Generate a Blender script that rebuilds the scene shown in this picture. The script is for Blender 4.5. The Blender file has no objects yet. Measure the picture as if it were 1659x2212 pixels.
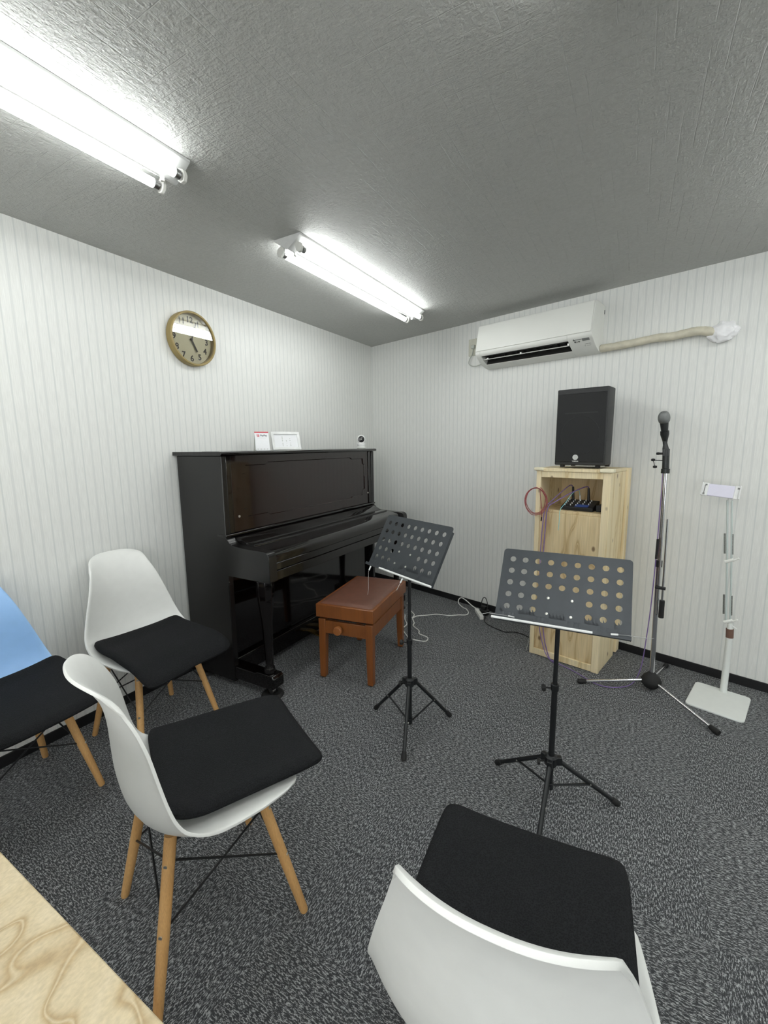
import bpy, bmesh, math, random
from mathutils import Vector, Matrix
random.seed(7)
sc = bpy.context.scene
COL = sc.collection
PI = math.pi

# ------------------------------------------------------------------ camera
AL = 0.263832                       # angle of the right wall against the x axis
H = 2.141                           # ceiling height
cam_d = bpy.data.cameras.new('camera')
cam = bpy.data.objects.new('camera', cam_d)
COL.objects.link(cam)
def cam_matrix(yaw, pitch, roll, loc):
    fwd = Vector((math.sin(yaw)*math.cos(pitch), math.cos(yaw)*math.cos(pitch), math.sin(pitch)))
    r = Vector((math.cos(yaw), -math.sin(yaw), 0))
    d = fwd.cross(r)
    c, s = math.cos(roll), math.sin(roll)
    rr = r*c + d*s
    dd = r*(-s) + d*c
    M = Matrix((rr, -dd, -fwd)).transposed().to_4x4()
    M.translation = Vector(loc)
    return M
cam.matrix_world = cam_matrix(-0.5231076, -0.1518585, 0.0105881, (2.125551, -3.493711, 1.264231))
cam_d.sensor_fit = 'HORIZONTAL'
cam_d.sensor_width = 36.0
cam_d.lens = 938.78*36.0/1659.0
cam_d.clip_start = 0.02
sc.camera = cam

# ------------------------------------------------------------------ world, exposure
w = bpy.data.worlds.new('world'); sc.world = w; w.use_nodes = True
w.node_tree.nodes['Background'].inputs[0].default_value = (0.8, 0.85, 0.9, 1)
w.node_tree.nodes['Background'].inputs[1].default_value = 0.05
sc.view_settings.view_transform = 'Standard'
sc.view_settings.look = 'None'
sc.view_settings.exposure = 0.15
sc.view_settings.gamma = 1.0
sc.view_settings.use_curve_mapping = False
TUBE_STRENGTH = 20.5
FILL_WINDOW_STRENGTH = 3.3
sc.cycles.use_denoising = True
sc.cycles.max_bounces = 10
sc.cycles.diffuse_bounces = 6
sc.cycles.sample_clamp_indirect = 6.0
sc.cycles.use_light_tree = True

# ------------------------------------------------------------------ materials
def new_mat(name):
    m = bpy.data.materials.new(name); m.use_nodes = True
    nt = m.node_tree
    b = nt.nodes['Principled BSDF']
    return m, nt, b
def L(nt, a, b): nt.links.new(a, b)
def srgb(r, g, b):
    f = lambda c: (c/255)/12.92 if c/255 <= 0.04045 else ((c/255+0.055)/1.055)**2.4
    return (f(r), f(g), f(b), 1)
def noise(nt, scale, detail=3, vec=None, rough=0.5):
    n = nt.nodes.new('ShaderNodeTexNoise'); n.inputs['Scale'].default_value = scale
    n.inputs['Detail'].default_value = detail; n.inputs['Roughness'].default_value = rough
    if vec is not None: L(nt, vec, n.inputs['Vector'])
    return n
def ramp(nt, fac, stops):
    r = nt.nodes.new('ShaderNodeValToRGB'); e = r.color_ramp.elements
    while len(e) < len(stops): e.new(0.5)
    for i, (p, c) in enumerate(stops): e[i].position = p; e[i].color = c
    L(nt, fac, r.inputs[0]); return r
def objco(nt, scale=(1, 1, 1), rot=(0, 0, 0)):
    t = nt.nodes.new('ShaderNodeTexCoord'); m = nt.nodes.new('ShaderNodeMapping')
    m.inputs['Scale'].default_value = scale; m.inputs['Rotation'].default_value = rot
    L(nt, t.outputs['Object'], m.inputs['Vector']); return m.outputs[0]
def bump(nt, h, b, strength=0.3, dist=0.002):
    n = nt.nodes.new('ShaderNodeBump'); n.inputs['Strength'].default_value = strength
    n.inputs['Distance'].default_value = dist; L(nt, h, n.inputs['Height']); L(nt, n.outputs[0], b.inputs['Normal'])
def math_n(nt, op, a, b=None, c=None):
    n = nt.nodes.new('ShaderNodeMath'); n.operation = op
    for i, v in enumerate((a, b, c)):
        if v is None: continue
        if isinstance(v, (int, float)): n.inputs[i].default_value = v
        else: L(nt, v, n.inputs[i])
    return n.outputs[0]
def mixc(nt, fac, a, b):
    n = nt.nodes.new('ShaderNodeMix'); n.data_type = 'RGBA'
    if isinstance(fac, (int, float)): n.inputs[0].default_value = fac
    else: L(nt, fac, n.inputs[0])
    for k, v in ((6, a), (7, b)):
        if isinstance(v, tuple): n.inputs[k].default_value = v
        else: L(nt, v, n.inputs[k])
    return n.outputs[2]
def plain(name, col, rough=0.5, metal=0.0, var=0.06, nscale=30, bstr=0.0, bscale=300, coat=0.0, spec=None):
    m, nt, b = new_mat(name)
    co = objco(nt)
    n = noise(nt, nscale, 3, co)
    c2 = tuple(min(1, v*(1+var)) for v in col[:3])+(1,)
    c1 = tuple(v*(1-var) for v in col[:3])+(1,)
    r = ramp(nt, n.outputs[0], [(0.3, c1), (0.7, c2)])
    L(nt, r.outputs[0], b.inputs['Base Color'])
    b.inputs['Roughness'].default_value = rough; b.inputs['Metallic'].default_value = metal
    if coat: b.inputs['Coat Weight'].default_value = coat; b.inputs['Coat Roughness'].default_value = 0.05
    if spec is not None: b.inputs['Specular IOR Level'].default_value = spec
    if bstr:
        n2 = noise(nt, bscale, 2, co); bump(nt, n2.outputs[0], b, bstr, 0.001)
    return m

def wallpaper(name, phase, period, wide_even):
    # stripes run up the wall: local X is the distance along the wall
    m, nt, b = new_mat(name)
    t = nt.nodes.new('ShaderNodeTexCoord'); s = nt.nodes.new('ShaderNodeSeparateXYZ'); L(nt, t.outputs['Object'], s.inputs[0])
    x = s.outputs[0]
    wob = noise(nt, 1.0, 1, objco(nt, (60, 1, 9)))
    xw = math_n(nt, 'ADD', x, math_n(nt, 'MULTIPLY', math_n(nt, 'SUBTRACT', wob.outputs[0], 0.5), 0.0012))
    def stripe(ph, halfw, soft):
        u = math_n(nt, 'PINGPONG', math_n(nt, 'ADD', math_n(nt, 'SUBTRACT', xw, ph), period*2*50), period)
        # pingpong(…, period) has its zeros 2*period apart
        mr = nt.nodes.new('ShaderNodeMapRange'); mr.interpolation_type = 'SMOOTHSTEP'
        L(nt, u, mr.inputs[0]); mr.inputs[1].default_value = halfw-soft; mr.inputs[2].default_value = halfw+soft
        mr.inputs[3].default_value = 1; mr.inputs[4].default_value = 0
        return mr.outputs[0]
    wide = stripe(phase if wide_even else phase+period, 0.0044, 0.0012)
    narrow = stripe(phase+period if wide_even else phase, 0.0027, 0.0010)
    inner = stripe(phase if wide_even else phase+period, 0.0016, 0.0012)
    fib = noise(nt, 1.0, 3, objco(nt, (420, 1, 16)))
    fr = ramp(nt, fib.outputs[0], [(0.35, srgb(222, 223, 220)), (0.7, srgb(234, 235, 232))])
    c = mixc(nt, math_n(nt, 'MULTIPLY', wide, 0.85), fr.outputs[0], srgb(214, 216, 214))
    c = mixc(nt, math_n(nt, 'MULTIPLY', inner, 0.35), c, srgb(221, 223, 220))
    c = mixc(nt, math_n(nt, 'MULTIPLY', narrow, 0.9), c, srgb(210, 213, 211))
    L(nt, c, b.inputs['Base Color']); b.inputs['Roughness'].default_value = 0.65
    bump(nt, fib.outputs[0], b, 0.12, 0.0008)
    return m

def ceiling_mat():
    m, nt, b = new_mat('embossed ceiling paper')
    t = nt.nodes.new('ShaderNodeTexCoord'); s = nt.nodes.new('ShaderNodeSeparateXYZ'); L(nt, t.outputs['Object'], s.inputs[0])
    n1 = noise(nt, 75, 3, objco(nt)); n2 = noise(nt, 190, 2, objco(nt, (1, 1.0, 1)))
    a1 = noise(nt, 1, 2, objco(nt, (170, 24, 1))); a2 = noise(nt, 1, 2, objco(nt, (24, 170, 1)))
    def lines(ax, cross, per):
        wv = noise(nt, 14, 2, objco(nt))
        u = math_n(nt, 'ADD', ax, math_n(nt, 'MULTIPLY', math_n(nt, 'SUBTRACT', wv.outputs[0], 0.5), 0.006))
        f = math_n(nt, 'PINGPONG', math_n(nt, 'ADD', u, 20.0), per)
        mr = nt.nodes.new('ShaderNodeMapRange'); L(nt, f, mr.inputs[0]); mr.inputs[1].default_value = 0.0; mr.inputs[2].default_value = 0.0016
        mr.inputs[3].default_value = 1; mr.inputs[4].default_value = 0
        brk = noise(nt, 1, 2, objco(nt, cross)); br = math_n(nt, 'GREATER_THAN', brk.outputs[0], 0.5)
        return math_n(nt, 'MULTIPLY', mr.outputs[0], br)
    l1 = lines(s.outputs[0], (30, 4, 1), 0.018); l2 = lines(s.outputs[1], (4, 30, 1), 0.026)
    h = math_n(nt, 'ADD', math_n(nt, 'MULTIPLY', n1.outputs[0], 0.9), math_n(nt, 'MULTIPLY', n2.outputs[0], 0.35))
    h = math_n(nt, 'ADD', h, math_n(nt, 'MULTIPLY', math_n(nt, 'MAXIMUM', a1.outputs[0], a2.outputs[0]), 0.6))
    h = math_n(nt, 'SUBTRACT', h, math_n(nt, 'MULTIPLY', math_n(nt, 'MAXIMUM', l1, l2), 0.35))
    bump(nt, h, b, 0.6, 0.007)
    r = ramp(nt, n1.outputs[0], [(0.3, srgb(176, 177, 174)), (0.7, srgb(184, 185, 182))])
    L(nt, r.outputs[0], b.inputs['Base Color']); b.inputs['Roughness'].default_value = 0.55
    return m

def carpet_mat():
    m, nt, b = new_mat('charcoal loop carpet tiles')
    t = nt.nodes.new('ShaderNodeTexCoord'); s = nt.nodes.new('ShaderNodeSeparateXYZ'); L(nt, t.outputs['Object'], s.inputs[0])
    T = 0.5
    fx = math_n(nt, 'FLOOR', math_n(nt, 'DIVIDE', math_n(nt, 'ADD', s.outputs[0], 10.12), T))
    fy = math_n(nt, 'FLOOR', math_n(nt, 'DIVIDE', math_n(nt, 'ADD', s.outputs[1], 10.28), T))
    chk = math_n(nt, 'MODULO', math_n(nt, 'ADD', fx, fy), 2.0)
    def pattern(sx, sy, thr=0.545, soft=0.06):
        a = noise(nt, 1, 2, objco(nt, (sx, sy, 1)), 0.6)
        c = noise(nt, 1, 1, objco(nt, (sx*2.3, sy*2.6, 1)))
        v = math_n(nt, 'ADD', math_n(nt, 'MULTIPLY', a.outputs[0], 0.6), math_n(nt, 'MULTIPLY', c.outputs[0], 0.4))
        mr = nt.nodes.new('ShaderNodeMapRange'); L(nt, v, mr.inputs[0]); mr.interpolation_type = 'SMOOTHSTEP'
        mr.inputs[1].default_value = thr-soft; mr.inputs[2].default_value = thr+soft
        return mr.outputs[0]
    pA = pattern(290, 80); pB = pattern(80, 290)
    mx = nt.nodes.new('ShaderNodeMix'); L(nt, chk, mx.inputs[0]); L(nt, pA, mx.inputs[2]); L(nt, pB, mx.inputs[3])
    v = mx.outputs[0]
    big = noise(nt, 3.5, 3, objco(nt)); hue = noise(nt, 9, 2, objco(nt))
    dk = mixc(nt, hue.outputs[0], srgb(52, 54, 57), srgb(64, 66, 68))
    lt = mixc(nt, big.outputs[0], srgb(156, 159, 161), srgb(184, 186, 187))
    c = mixc(nt, v, dk, lt)
    L(nt, c, b.inputs['Base Color']); b.inputs['Roughness'].default_value = 0.95
    b.inputs['Specular IOR Level'].default_value = 0.15
    b.inputs['Sheen Weight'].default_value = 0.15
    # tile joints
    ex = math_n(nt, 'PINGPONG', math_n(nt, 'ADD', s.outputs[0], 10.12), T/2) ; 
    hh = math_n(nt, 'ADD', math_n(nt, 'MULTIPLY', v, 0.8), math_n(nt, 'MULTIPLY', hue.outputs[0], 0.1))
    bump(nt, hh, b, 0.6, 0.004)
    return m

def wood(name, c1, c2, c3, scale=(3, 3, 0.35), dist=7.0, bands=5.0, rough=0.5, knots=True, coat=0.0):
    m, nt, b = new_mat(name)
    co = objco(nt, scale)
    n = noise(nt, 1.6, 2, co)
    v = math_n(nt, 'MULTIPLY', n.outputs[0], bands*dist)
    f = math_n(nt, 'FRACT', v)
    tri = math_n(nt, 'PINGPONG', v, 1.0)
    r = ramp(nt, tri, [(0.0, c1), (0.72, c2), (0.93, c3), (1.0, c2)])
    fib = noise(nt, 1, 3, objco(nt, tuple(s*60 if s > 1 else s*9 for s in scale)))
    fr = ramp(nt, fib.outputs[0], [(0.3, (0.86, 0.86, 0.86, 1)), (0.7, (1.06, 1.06, 1.06, 1))])
    mu = nt.nodes.new('ShaderNodeMix'); mu.data_type = 'RGBA'; mu.blend_type = 'MULTIPLY'; mu.inputs[0].default_value = 1
    L(nt, r.outputs[0], mu.inputs[6]); L(nt, fr.outputs[0], mu.inputs[7])
    out = mu.outputs[2]
    if knots:
        vo = nt.nodes.new('ShaderNodeTexVoronoi'); vo.inputs['Scale'].default_value = 1.0
        L(nt, objco(nt, (13, 13, 8)), vo.inputs['Vector'])
        mr = nt.nodes.new('ShaderNodeMapRange'); L(nt, vo.outputs['Distance'], mr.inputs[0]); mr.inputs[1].default_value = 0.07; mr.inputs[2].default_value = 0.15
        mr.inputs[3].default_value = 0.85; mr.inputs[4].default_value = 0
        out = mixc(nt, mr.outputs[0], out, srgb(96, 66, 38))
    L(nt, out, b.inputs['Base Color']); b.inputs['Roughness'].default_value = rough
    if coat: b.inputs['Coat Weight'].default_value = coat; b.inputs['Coat Roughness'].default_value = 0.12
    return m

def mesh_fabric():
    m, nt, b = new_mat('black mesh fabric')
    vo = nt.nodes.new('ShaderNodeTexVoronoi'); vo.inputs['Scale'].default_value = 1.0
    L(nt, objco(nt, (330, 330, 330)), vo.inputs['Vector'])
    r = ramp(nt, vo.outputs['Distance'], [(0.1, srgb(14, 15, 16)), (0.7, srgb(31, 32, 34))])
    L(nt, r.outputs[0], b.inputs['Base Color']); b.inputs['Roughness'].default_value = 0.9
    b.inputs['Specular IOR Level'].default_value = 0.2
    bump(nt, vo.outputs['Distance'], b, 0.6, 0.0015)
    return m

def glass_mat():
    m, nt, b = new_mat('clear glass')
    nt.nodes.remove(b); o = nt.nodes['Material Output']
    tr = nt.nodes.new('ShaderNodeBsdfTransparent'); gl = nt.nodes.new('ShaderNodeBsdfGlossy'); gl.inputs['Roughness'].default_value = 0.0
    fr = nt.nodes.new('ShaderNodeFresnel'); fr.inputs[0].default_value = 1.52
    mx = nt.nodes.new('ShaderNodeMixShader'); L(nt, fr.outputs[0], mx.inputs[0]); L(nt, tr.outputs[0], mx.inputs[1]); L(nt, gl.outputs[0], mx.inputs[2])
    L(nt, mx.outputs[0], o.inputs[0]); return m

def emit_mat(name, col, strength):
    m, nt, b = new_mat(name)
    b.inputs['Base Color'].default_value = (1, 1, 1, 1); b.inputs['Emission Color'].default_value = col
    b.inputs['Emission Strength'].default_value = strength; return m

MT = {}
MT['wall_l'] = wallpaper('striped wallpaper left', 2.62539, 0.037714, False)
MT['wall_r'] = wallpaper('striped wallpaper right', 2.34288, 0.037714, True)
MT['ceiling'] = ceiling_mat()
MT['carpet'] = carpet_mat()
MT['black_vinyl'] = plain('black vinyl skirting', srgb(22, 22, 24), 0.45)
MT['lamp_white'] = plain('white enamelled steel', srgb(206, 207, 206), 0.35, coat=0.3)
MT['socket_white'] = plain('white lamp socket plastic', srgb(215, 215, 210), 0.4)
MT['steel'] = plain('brushed steel', srgb(170, 170, 170), 0.3, 1.0)
MT['chrome'] = plain('chrome', srgb(215, 215, 218), 0.12, 1.0)
MT['tube'] = emit_mat('fluorescent tube', (0.975, 1.0, 0.985, 1), TUBE_STRENGTH)
MT['fill_glow'] = emit_mat('added glowing fill pane', (0.97, 0.99, 1.0, 1), FILL_WINDOW_STRENGTH)  # emission of the pane added behind the viewpoint as fill
MT['shell_white'] = plain('white polypropylene', srgb(232, 233, 230), 0.42, var=0.015, bstr=0.08, bscale=900)
MT['shell_blue'] = plain('light blue polypropylene', srgb(150, 192, 240), 0.42, var=0.02, bstr=0.08, bscale=900)
MT['beech'] = wood('beech dowel wood', srgb(206, 162, 105), srgb(196, 150, 94), srgb(182, 134, 80), (8, 8, 1.2), 1.5, 3, 0.5, False)
MT['black_metal'] = plain('black powder coated metal', srgb(24, 25, 27), 0.4, 0.2)
MT['dark_metal'] = plain('black satin stand tube', srgb(34, 36, 38), 0.35, 0.3)
MT['desk_metal'] = plain('dark grey textured sheet metal', srgb(62, 66, 70), 0.42, 0.35, bstr=0.15, bscale=700)
MT['fabric'] = mesh_fabric()
MT['sleeve'] = plain('white tape sleeve', srgb(225, 220, 218), 0.6)
MT['piano'] = plain('black walnut lacquer', srgb(11, 8, 8), 0.07, 0, 0.2, 12, coat=0.25)
MT['piano_panel'] = plain('dark brown polished lacquer', srgb(28, 15, 13), 0.06, 0, 0.25, 9, coat=0.4)
MT['piano_side'] = plain('black satin lacquer', srgb(21, 20, 20), 0.26, 0, 0.1, 9)
MT['bench_wood'] = wood('orange brown stained wood', srgb(132, 77, 34), srgb(128, 74, 32), srgb(121, 68, 30), (6, 6, 0.7), 2, 3, 0.38, False, 0.25)
MT['knob_wood'] = plain('polished brown knob', srgb(150, 92, 48), 0.15, 0, 0.05, 10, coat=0.8)
MT['leather'] = plain('brown leatherette', srgb(104, 68, 54), 0.38, 0, 0.12, 25, 0.35, 700)
MT['pine'] = wood('pale knotty pine', srgb(234, 218, 182), srgb(228, 211, 171), srgb(208, 184, 136), (5, 5, 0.55), 2.2, 3.5, 0.55, True)
MT['pine_panel'] = wood('knotty pine plywood', srgb(218, 198, 158), srgb(210, 188, 146), srgb(182, 154, 110), (4.5, 4.5, 0.8), 3.5, 3.5, 0.55, True)
MT['table_ply'] = wood('pale plywood tabletop', srgb(206, 191, 160), srgb(198, 182, 149), srgb(174, 151, 113), (4.6, 2.8, 1), 3.4, 4.0, 0.5, False)
MT['cream_plastic'] = plain('cream corner rubber', srgb(236, 228, 200), 0.5)
MT['spk_case'] = plain('black textured speaker cabinet', srgb(38, 39, 40), 0.55, 0, 0.1, 40, 0.25, 900)
MT['grille'] = plain('black perforated grille', srgb(27, 28, 29), 0.6, 0.2, 0.25, 500, 0.5, 1200)
MT['badge'] = plain('silver badge', srgb(222, 224, 222), 0.4, 0.2)
MT['ac_white'] = plain('white glossy appliance plastic', srgb(238, 239, 234), 0.16, 0, 0.01, 5, coat=0.4)
MT['ac_satin'] = plain('white satin appliance plastic', srgb(228, 229, 224), 0.45, 0, 0.01)
MT['ac_dark'] = plain('dark air outlet plastic', srgb(34, 34, 32), 0.5)
MT['ac_grey'] = plain('grey display window', srgb(122, 124, 122), 0.4)
MT['print_grey'] = plain('grey print', srgb(70, 72, 74), 0.6)
MT['pipe_wrap'] = plain('cream wrapping tape', srgb(204, 199, 180), 0.5, 0, 0.1, 30, 0.5, 90)
MT['putty'] = plain('white plastic wrap and putty', srgb(240, 240, 242), 0.28, 0, 0.05, 30, 0.8, 60)
MT['outlet'] = plain('grey cream outlet plate', srgb(196, 196, 182), 0.45)
MT['cord_grey'] = plain('pale grey cord', srgb(176, 180, 172), 0.45)
MT['cord_white'] = plain('white cord', srgb(232, 232, 228), 0.45)
MT['cord_black'] = plain('black cord', srgb(18, 18, 19), 0.5)
MT['cord_purple'] = plain('purple cable', srgb(122, 100, 156), 0.45)
MT['cord_cyan'] = plain('pale cyan cable', srgb(140, 205, 210), 0.45)
MT['cord_red'] = plain('dull red cable', srgb(150, 70, 72), 0.5)
MT['clock_wood'] = plain('olive wood clock rim', srgb(146, 128, 80), 0.5, 0, 0.1, 8)
MT['clock_face'] = plain('beige clock face', srgb(196, 190, 160), 0.6, 0, 0.02)
MT['clock_ink'] = plain('dark brown numerals', srgb(46, 40, 36), 0.6)
MT['glass'] = glass_mat()
MT['paper'] = plain('white card', srgb(236, 237, 240), 0.5, 0, 0.01)
MT['red'] = plain('red print', srgb(196, 38, 56), 0.5)
MT['cam_white'] = plain('white camera plastic', srgb(236, 237, 236), 0.3)
MT['cam_black'] = plain('black camera lens face', srgb(16, 17, 18), 0.15)
MT['tablet_white'] = plain('white powder coated steel', srgb(226, 229, 226), 0.4, 0, 0.015)
MT['tablet_violet'] = plain('pale violet white plastic', srgb(222, 220, 236), 0.4, 0, 0.015)
MT['arm_grey'] = plain('pale grey green painted tube', srgb(196, 206, 203), 0.35, 0.1, 0.015)
MT['rubber'] = plain('black rubber', srgb(20, 20, 20), 0.7)
MT['brown_band'] = plain('brown felt band', srgb(112, 84, 72), 0.8)
MT['mic_grey'] = plain('grey mesh microphone ball', srgb(128, 130, 130), 0.45, 0.7, 0.2, 400, 0.8, 1500)
MT['mic_body'] = plain('dark grey microphone body', srgb(46, 48, 48), 0.4, 0.3)
MT['spring'] = plain('steel springs', srgb(140, 142, 138), 0.35, 0.8, 0.3, 250)
MT['mixer_black'] = plain('black mixer case', srgb(22, 23, 25), 0.45)
MT['mixer_blue'] = plain('blue mixer section', srgb(44, 72, 140), 0.45)
MT['back_wall'] = plain('plain white wall', srgb(222, 223, 219), 0.7)
MT['bolt'] = plain('nickel bolt', srgb(200, 200, 192), 0.3, 0.9)

# ------------------------------------------------------------------ helpers
def tag(o, label=None, cat=None, group=None, kind=None):
    if label: o['label'] = label
    if cat: o['category'] = cat
    if group: o['group'] = group
    if kind: o['kind'] = kind
    return o
def thing(name, label, cat, loc=(0, 0, 0), rz=0, group=None):
    o = bpy.data.objects.new(name, None); COL.objects.link(o); o.empty_display_size = 0.1
    o.location = loc; o.rotation_euler = (0, 0, rz); return tag(o, label, cat, group)

class MB:
    def __init__(self): self.bm = bmesh.new()
    def _m(self, M, vs):
        if M is not None: bmesh.ops.transform(self.bm, matrix=M, verts=vs)
    def box(self, lo, hi, M=None):
        xs = (lo[0], hi[0]); ys = (lo[1], hi[1]); zs = (lo[2], hi[2])
        v = [self.bm.verts.new((xs[i], ys[j], zs[k])) for i in (0, 1) for j in (0, 1) for k in (0, 1)]
        for f in ((0, 1, 3, 2), (4, 6, 7, 5), (0, 4, 5, 1), (2, 3, 7, 6), (0, 2, 6, 4), (1, 5, 7, 3)):
            self.bm.faces.new([v[i] for i in f])
        self._m(M, v); return self
    def prism(self, poly, a, b, axis='y', M=None):
        # poly in the plane across axis; a, b limits along axis
        def P(p, t):
            return {'x': (t, p[0], p[1]), 'y': (p[0], t, p[1]), 'z': (p[0], p[1], t)}[axis]
        A = [self.bm.verts.new(P(p, a)) for p in poly]; B = [self.bm.verts.new(P(p, b)) for p in poly]
        n = len(poly)
        self.bm.faces.new(A); self.bm.faces.new(B[::-1])
        for i in range(n): self.bm.faces.new([A[(i+1) % n], A[i], B[i], B[(i+1) % n]])
        self._m(M, A+B); return self
    def cyl(self, p, q, r1, r2=None, seg=16):
        return self.tube([p, q], [r1, r1 if r2 is None else r2], seg)
    def tube(self, pts, r, seg=10, closed=False):
        pts = [Vector(p) for p in pts]; n = len(pts)
        rr = r if isinstance(r, (list, tuple)) else [r]*n
        rings = []; up = None
        for i, p in enumerate(pts):
            a = pts[(i-1) % n] if (i > 0 or closed) else p; c = pts[(i+1) % n] if (i < n-1 or closed) else p
            d = (c-a).normalized()
            if up is None:
                up = Vector((0, 0, 1)) if abs(d.z) < 0.9 else Vector((1, 0, 0))
            x = up.cross(d)
            if x.length < 1e-6: x = Vector((1, 0, 0)).cross(d)
            x.normalize(); y = d.cross(x); up = y
            rings.append([self.bm.verts.new(p + x*math.cos(t*2*PI/seg)*rr[i] + y*math.sin(t*2*PI/seg)*rr[i]) for t in range(seg)])
        m = n if closed else n-1
        for i in range(m):
            A = rings[i]; B = rings[(i+1) % n]
            for t in range(seg): self.bm.faces.new([A[t], A[(t+1) % seg], B[(t+1) % seg], B[t]])
        if not closed:
            self.bm.faces.new(rings[0][::-1]); self.bm.faces.new(rings[-1])
        return self
    def lathe(self, prof, M=None, seg=28):
        # prof: (radius, z); around local z
        rings = []; allv = []
        for r, z in prof:
            if r < 1e-6: v = [self.bm.verts.new((0, 0, z))]
            else: v = [self.bm.verts.new((r*math.cos(t*2*PI/seg), r*math.sin(t*2*PI/seg), z)) for t in range(seg)]
            rings.append(v); allv += v
        for A, B in zip(rings[:-1], rings[1:]):
            for t in range(seg):
                a, b = A[t % len(A)], A[(t+1) % len(A)]; c, d = B[(t+1) % len(B)], B[t % len(B)]
                f = []
                for v in (a, b, c, d):
                    if v not in f: f.append(v)
                if len(f) > 2: self.bm.faces.new(f)
        if len(rings[0]) > 1: self.bm.faces.new(rings[0][::-1])
        if len(rings[-1]) > 1: self.bm.faces.new(rings[-1])
        self._m(M, allv); return self
    def grid(self, fn, nu, nv):
        V = [[self.bm.verts.new(fn(i/(nu-1), j/(nv-1))) for j in range(nv)] for i in range(nu)]
        for i in range(nu-1):
            for j in range(nv-1): self.bm.faces.new([V[i][j], V[i+1][j], V[i+1][j+1], V[i][j+1]])
        return self
    def build_each(self, name, mat, parent=None, **kw):
        """one object for every loose piece"""
        left = set(self.bm.verts); out = []
        while left:
            v0 = min(left, key=lambda v: v.index) if False else next(iter(left)); st = [v0]; isl = {v0}
            while st:
                v = st.pop()
                for e in v.link_edges:
                    o = e.other_vert(v)
                    if o not in isl: isl.add(o); st.append(o)
            left -= isl
            n = MB(); mp = {v: n.bm.verts.new(v.co) for v in isl}
            for f in {f for v in isl for f in v.link_faces}: n.bm.faces.new([mp[v] for v in f.verts])
            out.append(n.build(name, mat, parent, **kw))
        self.bm.free(); return out
    def build(self, name, mat, parent=None, bevel=0, smooth=35, seg=2, subdiv=0, solid=0):
        me = bpy.data.meshes.new(name)
        bmesh.ops.recalc_face_normals(self.bm, faces=self.bm.faces)
        self.bm.to_mesh(me); self.bm.free()
        me.materials.append(mat)
        if smooth:
            for p in me.polygons: p.use_smooth = True
            try: me.set_sharp_from_angle(angle=math.radians(smooth))
            except Exception: pass
        o = bpy.data.objects.new(name, me); COL.objects.link(o)
        if parent is not None: o.parent = parent
        if solid:
            s = o.modifiers.new('solid', 'SOLIDIFY'); s.thickness = solid; s.offset = 0
        if bevel:
            b = o.modifiers.new('bevel', 'BEVEL'); b.width = bevel; b.segments = seg; b.limit_method = 'ANGLE'; b.angle_limit = math.radians(40)
            b.harden_normals = False
        if subdiv:
            s = o.modifiers.new('sub', 'SUBSURF'); s.levels = subdiv; s.render_levels = subdiv
        return o

def frame(o, x, y, z):
    """matrix with columns x, y, z and origin o"""
    M = Matrix((Vector(x), Vector(y), Vector(z))).transposed().to_4x4(); M.translation = Vector(o); return M
def text_mesh(body, size, depth=0.0004, bold=False, align='CENTER'):
    cu = bpy.data.curves.new('t', 'FONT'); cu.body = body; cu.size = size; cu.align_x = align; cu.align_y = 'CENTER'
    cu.extrude = depth; cu.resolution_u = 3
    if bold: cu.offset = size*0.025
    o = bpy.data.objects.new('t', cu); COL.objects.link(o)
    dg = bpy.context.evaluated_depsgraph_get(); me = bpy.data.meshes.new_from_object(o.evaluated_get(dg))
    bpy.data.objects.remove(o); bpy.data.curves.remove(cu); return me
def add_text(mb, body, size, M, depth=0.0004, bold=False):
    me = text_mesh(body, size, depth, bold); me.transform(M); mb.bm.from_mesh(me); bpy.data.meshes.remove(me)
def smooth_path(pts, n=8):
    P = [Vector(p) for p in pts]; out = []
    for i in range(len(P)-1):
        p0 = P[max(i-1, 0)]; p1 = P[i]; p2 = P[i+1]; p3 = P[min(i+2, len(P)-1)]
        for k in range(n):
            t = k/n
            out.append(0.5*((2*p1) + (p2-p0)*t + (2*p0-5*p1+4*p2-p3)*t*t + (-p0+3*p1-3*p2+p3)*t**3))
    out.append(P[-1]); return out

# ------------------------------------------------------------------ room shell
cA, sA = math.cos(AL), math.sin(AL)
BACK = -6.5; RT = 4.4
def rw(t, d, z=0):            # point at t along the right wall, d out from it
    return Vector((cA*t - sA*d, -sA*t - cA*d, z))
f = MB().box((-0.15, BACK-0.1, -0.1), (4.6, 0.35, 0.0)).build('floor', MT['carpet'], smooth=0); tag(f, kind='structure')
f = MB().box((-0.15, BACK-0.1, H), (4.6, 0.35, H+0.1)).build('ceiling', MT['ceiling'], smooth=0); tag(f, kind='structure')
# left wall: local X = distance from the corner towards the camera
f = MB().box((-0.15, -0.12, 0), (6.6, 0.0, H)).build('wall_left', MT['wall_l'], smooth=0)
f.rotation_euler = (0, 0, -PI/2); f.location = (0, 0, 0); tag(f, kind='structure')
f.scale = (1, 1, 1)
f = MB().box((-0.05, 0.0, 0), (RT+0.2, 0.12, H)).build('wall_right', MT['wall_r'], smooth=0)
f.rotation_euler = (0, 0, -AL); tag(f, kind='structure')
e = rw(RT, 0)
f = MB().box((e.x, BACK, 0), (e.x+0.1, e.y+0.15, H)).build('wall_side', MT['back_wall'], smooth=0); tag(f, kind='structure')
WX0, WX1, WZ0, WZ1 = 0.9, 4.0, 0.45, 2.0
m = MB()
for a_, b_ in (((-0.1, 0), (WX0, H)), ((WX1, 0), (e.x+0.1, H)), ((WX0, 0), (WX1, WZ0)), ((WX0, WZ1), (WX1, H))): m.box((a_[0], BACK-0.1, a_[1]), (b_[0], BACK, b_[1]))
f = m.build('wall_back', MT['back_wall'], smooth=0); tag(f, kind='structure')
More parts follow.
